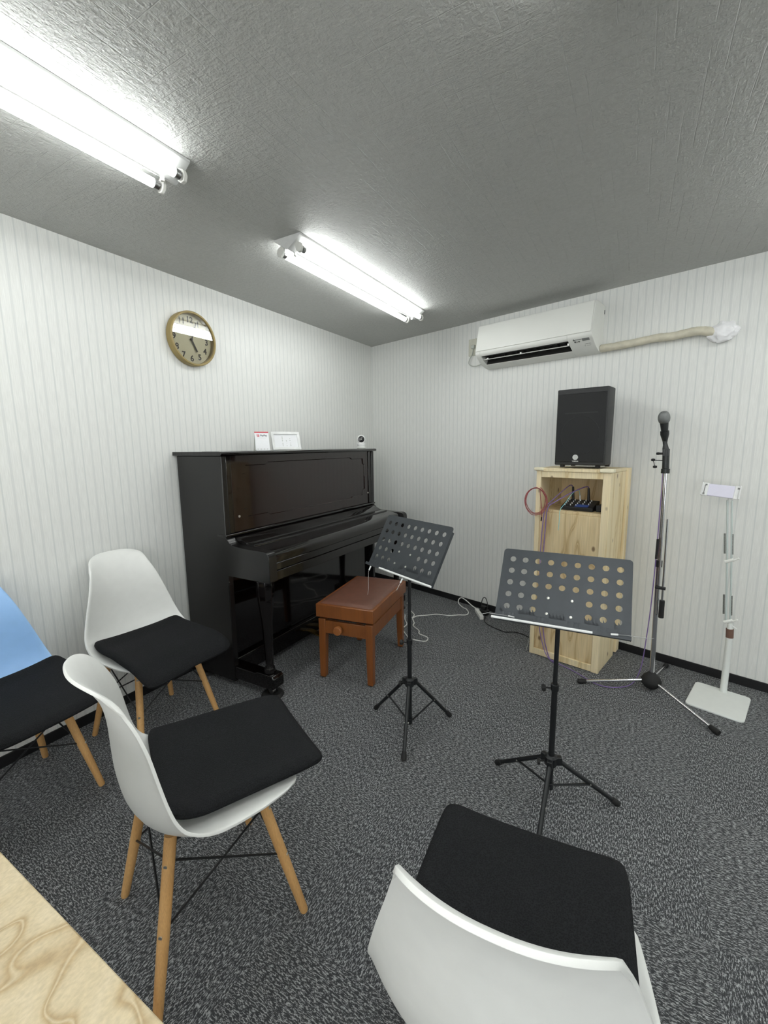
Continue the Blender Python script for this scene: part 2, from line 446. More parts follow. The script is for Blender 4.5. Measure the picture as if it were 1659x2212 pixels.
# glowing window added for fill light in the wall behind the viewpoint
m = MB(); m.box((WX0, BACK-0.08, WZ0), (WX1, BACK-0.07, WZ1)); wn = m.build('added_window_1', MT['fill_glow'], smooth=0); tag(wn, kind='structure')
m = MB()
for k in range(4):
    x = WX0+(WX1-WX0)*k/3; m.box((x-0.03, BACK-0.069, WZ0), (x+0.03, BACK+0.01, WZ1))
m.box((WX0, BACK-0.069, WZ0), (WX1, BACK+0.01, WZ0+0.04)); m.box((WX0, BACK-0.069, WZ1-0.04), (WX1, BACK+0.01, WZ1))
m.build('added_window_frame', MT['lamp_white'], wn, smooth=0)
f = MB().box((0.0, BACK, 0), (0.006, -0.001, 0.049)).build('baseboard_left', MT['black_vinyl'], bevel=0.002); tag(f, kind='structure')
f = MB().box((0.002, -0.006, 0), (RT, 0.0, 0.049)).build('baseboard_right', MT['black_vinyl'], bevel=0.002)
f.rotation_euler = (0, 0, -AL); tag(f, kind='structure')

# ------------------------------------------------------------------ fluorescent fixtures
def fixture(y0, y1, x0, label):
    t = thing('ceiling_light', label, 'ceiling light', (x0, (y0+y1)/2, H), 0, 'twin tube fluorescent fixtures')
    h = (y1-y0)/2
    # V shaped housing
    MB().prism([(-0.073, -0.0005), (0.073, -0.0005), (0.071, -0.008), (0.006, -0.050), (-0.006, -0.050), (-0.071, -0.008)], -h, h).build('housing', MT['lamp_white'], t, bevel=0.0015)
    for s in (-1, 1):
        tb = MB(); tb.cyl((s*0.053, -h+0.045, -0.050), (s*0.053, h-0.045, -0.050), 0.0135, seg=20)
        tube = tb.build('tube', MT['tube'], t)
        for e_ in (-1, 1):
            c = MB()
            c.cyl((s*0.053, e_*(h-0.047), -0.050), (s*0.053, e_*(h-0.030), -0.050), 0.0138, seg=20)
            for q in (-1, 1): c.cyl((s*0.053+q*0.005, e_*(h-0.030), -0.050), (s*0.053+q*0.005, e_*(h-0.022), -0.050), 0.0016, seg=6)
            c.build('end_cap', MT['steel'], tube)
        for e_ in (-1, 1):
            y = e_*(h-0.024)
            so = MB().prism([(s*0.028, -0.030), (s*0.040, -0.022), (s*0.064, -0.034), (s*0.070, -0.050), (s*0.064, -0.066), (s*0.050, -0.069), (s*0.038, -0.060)], min(y, y+e_*0.013), max(y, y+e_*0.013))
            so.build('socket', MT['socket_white'], t, bevel=0.002)
    for e_ in (-1, 1):
        MB().cyl((0, e_*(h-0.05), -0.049), (0, e_*(h-0.05), -0.062), 0.007, 0.006, 12).build('retaining_knob', MT['socket_white'], t, bevel=0.001)
    return t
fixture(-1.972, -0.735, 0.7885, 'twin tube fluorescent fixture nearer the far corner, seen whole')
fixture(-3.745, -2.495, 0.8005, 'twin tube fluorescent fixture cut by the left edge of the photo')
fixture(-2.42, -1.18, 2.80, 'twin tube fluorescent fixture beyond the right edge of the photo, nearer the right wall')
fixture(-4.66, -3.42, 2.95, 'added twin tube fill fixture behind and right of the viewpoint')  # added lamp, more fill from behind
fixture(-5.50, -4.27, 0.80, 'added twin tube fill fixture behind the viewpoint along the left wall')  # extra lamp put in to even out the fill light
fixture(-5.50, -4.27, 1.90, 'added twin tube fill fixture behind the viewpoint in the middle of the room')  # also added, lifts the general brightness
fixture(-3.75, -2.51, 2.08, 'added twin tube fill fixture on the ceiling right above the viewpoint')  # added overhead to throw more light on the right wall
fixture(-2.70, -1.46, 3.75, 'added twin tube fill fixture beyond the right edge of the photo, beside the side wall')  # added out of view to brighten the right side

# ------------------------------------------------------------------ chairs
import numpy as np
# side view of the moulded shell: centre line, rim line (both y, z) and half width
SH = np.array([(.200, .368, .188, .386, .168), (.203, .379, .192, .394, .177), (.191, .390, .181, .400, .184), (.150, .393, .145, .401, .193), (.080, .387, .085, .401, .203),
               (.000, .379, .020, .406, .210), (-.075, .375, -.030, .416, .215), (-.125, .384, -.068, .433, .216), (-.158, .412, -.092, .452, .213), (-.176, .455, -.108, .480, .207),
               (-.184, .510, -.119, .520, .196), (-.186, .570, -.129, .572, .181), (-.187, .625, -.138, .625, .164), (-.193, .675, -.152, .675, .149), (-.203, .718, -.170, .716, .136),
               (-.224, .758, -.188, .754, .127), (-.250, .796, -.216, .792, .120)])
seglen = np.r_[0, np.cumsum(np.linalg.norm(np.diff(SH[:, 0:2], axis=0), axis=1))]; LT = seglen[-1]
def cr(k, s):
    out = np.interp(s, seglen, SH[:, k]); e = 0.018
    lo, hi = s-e, s+e
    if lo < 0 or hi > LT: return out
    return (np.interp(lo, seglen, SH[:, k]) + 2*out + np.interp(hi, seglen, SH[:, k]))/4
def shell_pt(u, v):
    # u in -1..1 across, v in 0..1 front lip to top
    au = abs(u)
    k = (1-au**3.6)**(1/3.6) if au < 1 else 0
    s0 = 0.060*(1-k); s1 = LT-0.072*(1-k)
    s = s0+(s1-s0)*v
    w_ = au**2.3
    y = cr(0, s)*(1-w_)+cr(2, s)*w_; z = cr(1, s)*(1-w_)+cr(3, s)*w_; hw = cr(4, s)
    # rolled lip: the last few millimetres turn outward
    rim = max(0, (au-0.93)/0.07)**2
    topl = max(0, (v-0.95)/0.05)**2
    y -= 0.004*rim*(1 if s > 0.36 else 0) + 0.008*topl
    z -= 0.003*rim*(1 if s < 0.36 else 0)
    return (u*hw, y, z)
def shell_mesh():
    mb = MB()
    def fn(a, b):
        u = math.sin((a-0.5)*PI)*0.35+(a-0.5)*2*0.65
        return shell_pt(max(-1, min(1, u)), b)
    mb.grid(fn, 33, 41)
    return mb
def make_chair(loc, yaw, label, mat, sleeve=False):
    t = thing('shell_chair', label, 'chair', (loc[0], loc[1], 0), yaw-PI/2, 'moulded shell chairs with dowel legs')
    sh = shell_mesh().build('seat_shell', mat, t, smooth=80)
    so = sh.modifiers.new('solid', 'SOLIDIFY'); so.thickness = 0.007; so.offset = -1
    bv = sh.modifiers.new('bevel', 'BEVEL'); bv.width = 0.0025; bv.segments = 2; bv.limit_method = 'ANGLE'; bv.angle_limit = math.radians(50)
    top = 0.383; F = 0.185
    tops = {}
    for sx in (-1, 1):
        for sy in (-1, 1):
            a = Vector((sx*0.118, sy*0.105-0.005, top)); b = Vector((sx*F, sy*F, 0.0))
            tops[sx, sy] = (a, b)
            lg = MB().tube([a, a.lerp(b, 0.55), b+(a-b)*0.012, b], [0.0138, 0.0135, 0.0110, 0.0095], 18).build('leg', MT['beech'], t)
            out = Vector((sx, sy, 0)).normalized()
            bo = MB()
            for k in (0.15, 0.52):
                p = a.lerp(b, k)+out*0.0125
                bo.cyl(p, p+out*0.0022, 0.0045, seg=12)
            bo.build_each('bolt', MT['bolt'], lg)
            if sleeve and (sx, sy) == sleeve:
                MB().cyl(a.lerp(b, 0.06), a.lerp(b, 0.27), 0.0185, 0.0180, 20).build('leg_sleeve', MT['sleeve'], lg, bevel=0.002)['label'] = 'white tape sleeve round the leg'
    br = MB()
    def rod(A, B): br.cyl(A, B, 0.0028, seg=8)
    pairs = [((-1, -1), (1, -1)), ((-1, 1), (1, 1)), ((-1, -1), (-1, 1)), ((1, -1), (1, 1))]
    for p, q in pairs:
        ap, bp = tops[p]; aq, bq = tops[q]
        if p[1] != q[1]:
            rod(ap.lerp(bp, 0.14), aq.lerp(bq, 0.52)); rod(aq.lerp(bq, 0.14), ap.lerp(bp, 0.52))
        else:
            rod(ap.lerp(bp, 0.14), aq.lerp(bq, 0.52)); rod(aq.lerp(bq, 0.14), ap.lerp(bp, 0.52))
    # mounting cross under the seat
    for s in (-1, 1):
        rod(Vector((s*0.118, 0.10, 0.364)), Vector((s*0.118, -0.11, 0.364)))
        rod(Vector((-0.118, s*0.10, 0.364)), Vector((0.118, s*0.10, 0.364)))
    br.build_each('brace_rod', MT['black_metal'], t)
    MB().box((-0.05, -0.1, 0.360), (0.05, 0.1, 0.368)).build('mounting_plate', MT['black_metal'], t, bevel=0.002)
    return t
def make_cushion(loc, yaw, label, off=(0, 0.09), rot=0.0, w=0.385, d=0.400, droop=0.018, corner=0.0, back_up=0.010):
    t = thing('seat_cushion', label, 'cushion', (loc[0], loc[1], 0), yaw-PI/2, 'black mesh seat cushions')
    mb = MB(); n = 31; th = 0.034
    cr_, sr_ = math.cos(rot), math.sin(rot)
    def base(u, v):
        # superellipse-rounded square
        e = 13.0
        m = max(abs(u), abs(v))
        if m > 1e-6:
            r = (abs(u/m)**e+abs(v/m)**e)**(-1/e); uu, vv = u*r, v*r
        else: uu, vv = u, v
        x0, y0 = uu*w/2, vv*d/2
        x = off[0]+x0*cr_-y0*sr_; y = off[1]+x0*sr_+y0*cr_
        # rests on the seat: droops over the front, rises a little at the back
        z = 0.4010 - droop*max(0, (y-0.17)/0.13)**2 + back_up*max(0, (-y-0.02)/0.1)**2 + 0.014*(abs(x)/0.2)**3
        z -= corner*max(0, (y-0.05)/0.25)*max(0, (x-0.0)/0.2)
        return x, y, z
    V = {}
    for side in (0, 1):
        for i in range(n):
            for j in range(n):
                u = -1+2*i/(n-1); v = -1+2*j/(n-1)
                edge = (i in (0, n-1) or j in (0, n-1))
                m = max(abs(u), abs(v)); k = math.sqrt(max(0, 1-max(0, (m-0.90)/0.10)**2))
                su = 1.0
                x, y, z = base(u, v)
                zz = z+th/2+(th/2)*(1 if side else -1)*(0.35+0.65*k)
                if edge and side == 1: V[side, i, j] = mb.bm.verts.new((x, y, zz))
                else: V[side, i, j] = mb.bm.verts.new((x, y, zz))
    for side in (0, 1):
        for i in range(n-1):
            for j in range(n-1):
                f = [V[side, i, j], V[side, i+1, j], V[side, i+1, j+1], V[side, i, j+1]]
                mb.bm.faces.new(f if side else f[::-1])
    ring = [(i, 0) for i in range(n)]+[(n-1, j) for j in range(1, n)]+[(i, n-1) for i in range(n-2, -1, -1)]+[(0, j) for j in range(n-2, 0, -1)]
    for a, b in zip(ring, ring[1:]+ring[:1]):
        mb.bm.faces.new([V[0, a[0], a[1]], V[0, b[0], b[1]], V[1, b[0], b[1]], V[1, a[0], a[1]]])
    pr = [V[1, i, j].co.copy() for i, j in ring]
    c = mb.build('pad', MT['fabric'], t, smooth=60)
    # seam piping round the edge
    mid = [(V0+Vector((0, 0, -0.006))) for V0 in pr]
    p = MB(); p.tube(mid, 0.0022, 6, closed=True); p.build('piping', MT['fabric'], t)
    return t
R = math.radians
make_chair((0.303, -2.430), R(-1), 'white shell chair against the striped wall beside the piano, one leg sleeved white', MT['shell_white'], sleeve=(-1, 1))
make_cushion((0.303, -2.430), R(-1), 'black mesh cushion on the white chair beside the piano', off=(0.0, 0.100), rot=R(-2), corner=0.03, w=0.385, d=0.425, droop=0.028, back_up=0.022)
make_chair((1.180, -2.838), R(70), 'white shell chair turned away in the left foreground, seen from its side', MT['shell_white'])
make_cushion((1.180, -2.838), R(70), 'black mesh cushion on the white chair in the left foreground', off=(-0.018, 0.092), rot=R(-7), w=0.380, d=0.395, droop=0.004, back_up=0.03)
make_chair((0.281, -2.954), R(5), 'light blue shell chair cut off by the left edge of the photo', MT['shell_blue'])
make_cushion((0.281, -2.954), R(5), 'black mesh cushion on the light blue chair', off=(-0.030, 0.105), rot=R(-2), w=0.385, d=0.41, droop=0.01, back_up=0.03)
make_chair((2.0090, -2.880), R(95), 'white shell chair in the bottom foreground, seen from behind its backrest', MT['shell_white'])
make_cushion((2.0090, -2.880), R(95), 'black mesh cushion on the chair in the bottom foreground', off=(-0.007, 0.077), rot=R(0), w=0.372, d=0.39, droop=0.006, back_up=0.025)

# ------------------------------------------------------------------ table
t = thing('work_table', 'pale plywood table whose corner fills the bottom left of the photo', 'table', (1.15, -3.62, 0))
MB().box((-0.75, -0.32, 0.672), (0.70, 0.318, 0.700)).build('tabletop', MT['table_ply'], t, bevel=0.002)
for sx in (-1, 1):
    for sy in (-1, 1):
        MB().box((sx*0.62-0.022, sy*0.26-0.022, 0), (sx*0.62+0.022, sy*0.26+0.022, 0.672)).build('leg', MT['pine'], t, bevel=0.003)
ap = MB()
for sy in (-1, 1): ap.box((-0.6, sy*0.26-0.009, 0.60), (0.6, sy*0.26+0.009, 0.671))
ap.build_each('apron', MT['pine'], t)

# ------------------------------------------------------------------ piano
PY0, PY1 = -2.030, -0.582
pn = thing('upright_piano', 'tall black polished upright piano against the left wall', 'piano', (0.2, (PY0+PY1)/2, 0))
OX, OY = 0.2, (PY0+PY1)/2
def pb(x0, x1, y0, y1, z0, z1): return (x0-OX, y0-OY, z0), (x1-OX, y1-OY, z1)
def part(name, boxes, mat, bev=0.002, parent=pn):
    m = MB()
    for b in boxes: m.box(*pb(*b))
    return m.build(name, mat, parent, bevel=bev)
for (a, b) in ((PY0, PY0+0.032), (PY1-0.032, PY1)):
    part('side_panel', [(0.015, 0.358, a, b, 0.03, 1.222)], MT['piano_side'], 0.004)
part('back_frame', [(0.015, 0.045, PY0+0.033, PY1-0.033, 0.05, 1.222)], MT['piano_side'])
ld = MB()
pl = [(-0.002, 1.2225), (0.372, 1.2225), (0.377, 1.228), (0.377, 1.236), (0.371, 1.2415), (0.362, 1.2425), (0.0, 1.2425)]
ld.prism([(x-OX, z) for x, z in pl], PY0-0.012-OY, PY1+0.012-OY); ld.build('lid', MT['piano'], pn, bevel=0.0015)
MB().box(*pb(0.235, 0.237, PY0-0.01, PY1+0.01, 1.2405, 1.2432)).build('lid_hinge', MT['piano_side'], pn)
# pilasters beside the upper panel
for (a, b) in ((PY0+0.033, PY0+0.066), (PY1-0.066, PY1-0.033)):
    part('pilaster', [(0.30, 0.352, a, b, 0.825, 1.222)], MT['piano'], 0.003)
# upper panel with a stepped recessed field
U0, U1 = PY0+0.067, PY1-0.067
up = MB()
def stepped(y0, y1, z0, z1, s1, s2):
    # outline with notched corners
    w_ = 0.17; h_ = 0.045
    return [(y0, z0+h_), (y0+0.02, z0+h_*0.9), (y0+0.025, z0), (y0+w_, z0-0.0), (y0+w_+0.02, z0-s1), (y1-w_-0.02, z0-s1), (y1-w_, z0), (y1-0.025, z0), (y1-0.02, z0+h_*0.9), (y1, z0+h_),
            (y1, z1-h_), (y1-0.02, z1-h_*0.9), (y1-0.025, z1), (y1-w_, z1), (y1-w_-0.02, z1+s2), (y0+w_+0.02, z1+s2), (y0+w_, z1), (y0+0.025, z1), (y0+0.02, z1-h_*0.9), (y0, z1-h_)]
inner = stepped(U0+0.075, U1-0.045, 0.895, 1.170, 0.012, 0.012)
outer = []
bx0, bx1, bz0, bz1 = U0, U1, 0.826, 1.221
cy_, cz_ = (bx0+bx1)/2, (bz0+bz1)/2
bm_ = up.bm
XF, XB = 0.345-OX, 0.339-OX
iv = [bm_.verts.new((XF, y-OY, z)) for y, z in inner]
ivb = [bm_.verts.new((XB, (y-cy_)*0.993+cy_-OY, (z-cz_)*0.975+cz_)) for y, z in inner]
ov = [bm_.verts.new((XF, y-OY, z)) for y, z in ((bx0, bz0), (bx1, bz0), (bx1, bz1), (bx0, bz1))]
n = len(inner)
# frame faces around the field: fans to corners
# indices: bottom edge 0..9, right side 9..10, top 10..19, left 19..0
bm_.faces.new([ov[0]]+[iv[i] for i in range(0, 10)]+[ov[1]])
bm_.faces.new([ov[1], iv[9], iv[10], ov[2]])
bm_.faces.new([ov[2]]+[iv[i] for i in range(10, 20)]+[ov[3]])
bm_.faces.new([ov[3], iv[19], iv[0], ov[0]])
for i in range(n): bm_.faces.new([iv[i], iv[(i+1) % n], ivb[(i+1) % n], ivb[i]])
bm_.faces.new(ivb)
bk = [bm_.verts.new((0.32-OX, y-OY, z)) for y, z in ((bx0, bz0), (bx1, bz0), (bx1, bz1), (bx0, bz1))]
for i in range(4): bm_.faces.new([ov[i], ov[(i+1) % 4], bk[(i+1) % 4], bk[i]])
bm_.faces.new(bk)
up.build('upper_panel', MT['piano_panel'], pn, smooth=0)
MB().cyl((XF, -1.925-OY, 0.905), (XF+0.004, -1.925-OY, 0.905), 0.006, seg=14).build('panel_screw', MT['bolt'], pn)
MB().cyl((XF, -0.655-OY, 0.905), (XF+0.004, -0.655-OY, 0.905), 0.006, seg=14).build('panel_screw', MT['bolt'], pn)
# ledge under the upper panel
part('ledge', [(0.30, 0.366, PY0-0.004, PY1+0.004, 0.812, 0.8245)], MT['piano'], 0.003)
# closed fallboard between the cheeks
def prof_extrude(name, pts, a, b, mat, bev=0.0015, sm=30):
    m = MB(); m.prism([(x-OX, z) for x, z in pts], a-OY, b-OY); return m.build(name, mat, pn, bevel=bev, smooth=sm)
def curve2(pts, n=6):
    q = smooth_path([(x, 0, z) for x, z in pts], n); return [(v.x, v.z) for v in q]
chk = curve2([(0.352, 0.8115), (0.368, 0.800), (0.385, 0.782), (0.405, 0.7745), (0.432, 0.771), (0.47, 0.768), (0.55, 0.766), (0.605, 0.7655), (0.628, 0.762), (0.643, 0.750), (0.648, 0.730)], 4)
chk += [(0.648, 0.618), (0.640, 0.612), (0.352, 0.612)]
prof_extrude('cheek', chk, PY0, PY0+0.052, MT['piano_side'], 0.003)
prof_extrude('cheek', chk, PY1-0.052, PY1, MT['piano_side'], 0.003)
fb = curve2([(0.352, 0.8105), (0.40, 0.799), (0.432, 0.786), (0.445, 0.780)], 4)+[(0.447, 0.7735), (0.460, 0.7735), (0.462, 0.778), (0.500, 0.777), (0.503, 0.770)]
fb += curve2([(0.503, 0.7695), (0.56, 0.764), (0.60, 0.757), (0.620, 0.742), (0.627, 0.722)], 4)
fb += [(0.627, 0.700), (0.352, 0.700)]
prof_extrude('fallboard', fb, PY0+0.053, PY1-0.053, MT['piano'], 0.001)
part('key_slip', [(0.56, 0.632, PY0+0.053, PY1-0.053, 0.662, 0.6985)], MT['piano'], 0.003)
part('key_bed', [(0.35, 0.640, PY0+0.053, PY1-0.053, 0.615, 0.6615)], MT['piano'], 0.002)
# lower case
part('lower_panel', [(0.300, 0.318, PY0+0.034, PY1-0.034, 0.145, 0.611)], MT['piano'], 0.002)
part('bottom_rail', [(0.280, 0.345, PY0+0.034, PY1-0.034, 0.040, 0.143)], MT['piano'], 0.004)
for (a, b) in ((PY0+0.004, PY0+0.076), (PY1-0.076, PY1-0.004)):
    c = (a+b)/2
    lg = MB()
    lg.tube([(0.572-OX, c-OY, 0.611), (0.572-OX, c-OY, 0.575), (0.572-OX, c-OY, 0.50), (0.573-OX, c-OY, 0.40), (0.575-OX, c-OY, 0.20), (0.575-OX, c-OY, 0.165), (0.575-OX, c-OY, 0.150), (0.575-OX, c-OY, 0.125)],
            [0.045, 0.046, 0.040, 0.028, 0.021, 0.020, 0.027, 0.030], 8)
    lg.build('front_leg', MT['piano'], pn, bevel=0.002, smooth=25)
    toe = MB(); toe.prism([(0.346-OX, 0.045), (0.346-OX, 0.115), (0.50-OX, 0.115), (0.52-OX, 0.124), (0.622-OX, 0.124), (0.634-OX, 0.110), (0.634-OX, 0.062), (0.62-OX, 0.050)], a-OY, b-OY)
    toe.build('toe_block', MT['piano'], pn, bevel=0.004)
for (yy) in (PY0+0.04, PY1-0.04):
    for xx in (0.585, 0.09):
        cs = MB(); cs.cyl((xx-OX, yy-OY-0.011, 0.027), (xx-OX, yy-OY+0.011, 0.027), 0.016, seg=16); cs.box((xx-OX-0.014, yy-OY-0.014, 0.036), (xx-OX+0.014, yy-OY+0.014, 0.0495))
        cs.build('caster', MT['steel'], pn, bevel=0.002)
pd = MB()
for k in (-0.09, 0, 0.09):
    y = (PY0+PY1)/2+k-OY
    pd.prism([(0.345-OX, 0.066), (0.345-OX, 0.074), (0.43-OX, 0.062), (0.455-OX, 0.052), (0.455-OX, 0.046), (0.42-OX, 0.054)], y-0.022, y+0.022)
pd.build_each('pedal', plain('brass pedal', srgb(150, 120, 60), 0.25, 1.0), pn, bevel=0.002)
for (yy) in (PY0+0.04, PY1-0.04):
    for xx in (0.585, 0.09):
        near = yy < -1.5
        lab = 'black round caster cup under the %s %s wheel of the piano' % (('near' if near else 'far'), ('front' if xx > 0.3 else 'rear'))
        m = MB(); m.lathe([(0.056, 0.0), (0.058, 0.004), (0.054, 0.011), (0.046, 0.017), (0.030, 0.017), (0.026, 0.010), (0.0, 0.010)], Matrix.Translation((0, 0, 0)))
        o = m.build('caster_cup', MT['rubber'], None); o.location = (xx, yy, 0.0005); tag(o, lab, 'caster cup', 'piano caster cups')

# ------------------------------------------------------------------ things on the piano
LZ = 1.2432
t = thing('payment_sign', 'small white counter sign with a red top edge and PayPay lettering, on the piano', 'sign', (0.20, -1.585, LZ), 0)
t.rotation_euler = (0, 0, R(-28))
# local: x across, y away from the viewer, z up; card leans back
def lean(o, a): return frame(o, (1, 0, 0), (0, math.sin(a), math.cos(a)), (0, -math.cos(a), math.sin(a)))
# the sign faces the camera: its width runs roughly along the piano
t.rotation_euler = (0, 0, R(62))
M = lean((0, 0, 0), R(14))
c = MB(); c.box((-0.042, 0.0, -0.0012), (0.042, 0.112, 0.0012), M); card = c.build('card', MT['paper'], t, bevel=0.0005)
c = MB(); c.box((-0.042, 0.106, 0.0013), (0.042, 0.1125, 0.0022), M); c.build('red_edge', MT['red'], card)['label'] = 'red strip along the top'
c = MB(); c.box((-0.028, 0.083, 0.0013), (-0.014, 0.097, 0.0020), M); c.build('logo_square', MT['red'], card)
c = MB(); add_text(c, 'P', 0.015, M @ Matrix.Translation((-0.021, 0.090, 0.0023)), 0.0002, True); c.build('logo_letter', MT['paper'], card, smooth=0)
c = MB(); add_text(c, 'PayPay', 0.0145, M @ Matrix.Translation((0.012, 0.0895, 0.0016)), 0.0002, True); c.build('lettering', MT['print_grey'], card, smooth=0)
c = MB()
for x in (-0.030, -0.012, 0.008, 0.026): c.box((x-0.004, 0.006, 0.0013), (x+0.004, 0.0095, 0.0016), M)
c.box((-0.027, 0.0745, 0.0013), (0.027, 0.0755, 0.0015), M)
c.build('small_print', MT['cord_grey'], card)
c = MB(); c.prism([(0.0, 0.001), (0.058, 0.001), (0.028, 0.108), (0.0265, 0.1075), (0.054, 0.003), (0.0, 0.003)], -0.040, -0.036, 'x')
c.box((-0.04, 0.0, 0.0), (0.04, 0.055, 0.001)); c.build('stand_leg', MT['cord_grey'], t)

t = thing('photo_frame', 'white landscape photo frame propped on the piano lid', 'picture frame', (0.185, -1.36, LZ), R(68))
M = lean((0, 0, 0), R(15))
c = MB(); W2, HH, fw = 0.098, 0.118, 0.0165
c.box((-W2, 0, -0.006), (W2, fw, 0.006), M); c.box((-W2, HH-fw, -0.006), (W2, HH, 0.006), M)
c.box((-W2, fw, -0.006), (-W2+fw, HH-fw, 0.006), M); c.box((W2-fw, fw, -0.006), (W2, HH-fw, 0.006), M)
c.build('frame', MT['cam_white'], t, bevel=0.001)
c = MB(); c.box((-W2+fw, fw, -0.004), (W2-fw, HH-fw, -0.002), M); pc = c.build('picture', MT['paper'], t)
c = MB()
random.seed(3)
for col_, n_ in ((-0.022, 12), (0.004, 7), (0.030, 11)):
    for k in range(n_):
        z0 = 0.026+k*0.0058
        if random.random() < 0.8: c.box((col_-0.002-random.random()*0.003, z0, -0.0019), (col_+0.001+random.random()*0.003, z0+0.0026, -0.0015), M)
c.build('picture_print', MT['cord_grey'], pc)
c = MB(); c.prism([(0.010, 0.001), (0.070, 0.001), (0.030, 0.09)], -0.015, 0.015, 'x'); c.build('easel', MT['cord_grey'], t)

t = thing('security_camera', 'small round white security camera with a black lens at the far end of the piano', 'camera', (0.262, -0.606, LZ), 0)
MB().lathe([(0.030, 0.0), (0.034, 0.003), (0.034, 0.012), (0.031, 0.016)], None).build('base', MT['ac_satin'], t)
MB().lathe([(0.0305, 0.0165), (0.0325, 0.020), (0.0320, 0.040), (0.028, 0.045), (0.0, 0.046)], None).build('body', MT['cam_white'], t)
fd = (Vector((2.125, -3.49, 1.30))-Vector((0.262, -0.606, LZ+0.068))).normalized()
ux = Vector((0, 0, 1)).cross(fd).normalized(); uy = fd.cross(ux)
M = frame(Vector((0, 0, 0.071)), ux, uy, fd)
hd = MB(); hd.lathe([(0.0, -0.033), (0.016, -0.029), (0.028, -0.018), (0.0335, 0.0), (0.0325, 0.012), (0.028, 0.0215), (0.0, 0.024)], M); hd.build('head', MT['cam_white'], t)
hd = MB(); hd.lathe([(0.0245, 0.0225), (0.024, 0.026), (0.0, 0.031)], M); ln = hd.build('lens_face', MT['cam_black'], t)
hd = MB(); hd.lathe([(0.0055, 0.0302), (0.005, 0.0325), (0.0, 0.0335)], M); hd.build('lens', MT['cord_grey'], ln)

# ------------------------------------------------------------------ piano bench
BT = 0.1557
t = thing('piano_bench', 'orange-brown wooden piano bench with a brown padded top and round knob', 'bench', (0.6921, -1.7327, 0), BT)
BW, BD = 0.316, 0.5175
ZL = 0.343
for ix, x in enumerate((0.0, BW-0.042)):
    for iy, y in enumerate((0.0, BD-0.042)):
        lg = MB(); s = 0.007
        sx = s if ix == 0 else -s; sy = s if iy == 0 else -s
        vb = [(x+max(sx, 0)*0+ (sx if ix == 1 else 0)*0, 0, 0)]
        top = [(x, y), (x+0.042, y), (x+0.042, y+0.042), (x, y+0.042)]
        cx = x if ix == 0 else x+0.042; cy = y if iy == 0 else y+0.042
        bot = [(cx+(px-cx)*0.78, cy+(py-cy)*0.78) for px, py in top]
        A = [lg.bm.verts.new((px, py, 0.006)) for px, py in bot]; B = [lg.bm.verts.new((px, py, ZL)) for px, py in top]
        lg.bm.faces.new(A); lg.bm.faces.new(B[::-1])
        for i in range(4): lg.bm.faces.new([A[i], A[(i+1) % 4], B[(i+1) % 4], B[i]])
        l = lg.build('leg', MT['bench_wood'], t, bevel=0.003)
        mx_ = sum(p[0] for p in bot)/4; my_ = sum(p[1] for p in bot)/4
        MB().cyl((mx_, my_, 0.0005), (mx_, my_, 0.0065), 0.012, seg=14).build('foot_pad', MT['rubber'], l)
ap = MB(); a0, a1 = 0.262, 0.334
ap.box((0.036, 0.006, a0), (BW-0.036, 0.024, a1)); ap.box((0.036, BD-0.024, a0), (BW-0.036, BD-0.006, a1))
ap.box((0.006, 0.036, a0), (0.024, BD-0.036, a1)); ap.box((BW-0.024, 0.036, a0), (BW-0.006, BD-0.036, a1))
ap.build_each('apron', MT['bench_wood'], t, bevel=0.002)
MB().box((0.03, 0.03, 0.335), (BW-0.03, BD-0.03, 0.355)).build('lift_frame', MT['black_metal'], t)
MB().box((-0.008, -0.010, 0.356), (BW+0.010, BD+0.010, 0.428)).build('seat_box', MT['bench_wood'], t, bevel=0.003)
pad = MB()
def padf(a, b):
    u = a*2-1; v = b*2-1; m = max(abs(u), abs(v)); 
    hh = 0.014*math.sqrt(max(0, 1-abs(u)**6))*math.sqrt(max(0, 1-abs(v)**8))
    return (BW/2+u*(BW/2-0.006)+0.001, BD/2+v*(BD/2-0.006), 0.4285+hh)
pad.grid(padf, 31, 41)
pad.build('padded_top', MT['leather'], t, smooth=60)
kn = MB()
kn.lathe([(0.010, 0.0), (0.010, 0.012), (0.023, 0.013), (0.0255, 0.017), (0.0255, 0.030), (0.022, 0.036), (0.0, 0.039)], frame((0.125, 0.006, 0.296), (1, 0, 0), (0, 0, 1), (0, -1, 0)))
kn.build('knob', MT['knob_wood'], t)

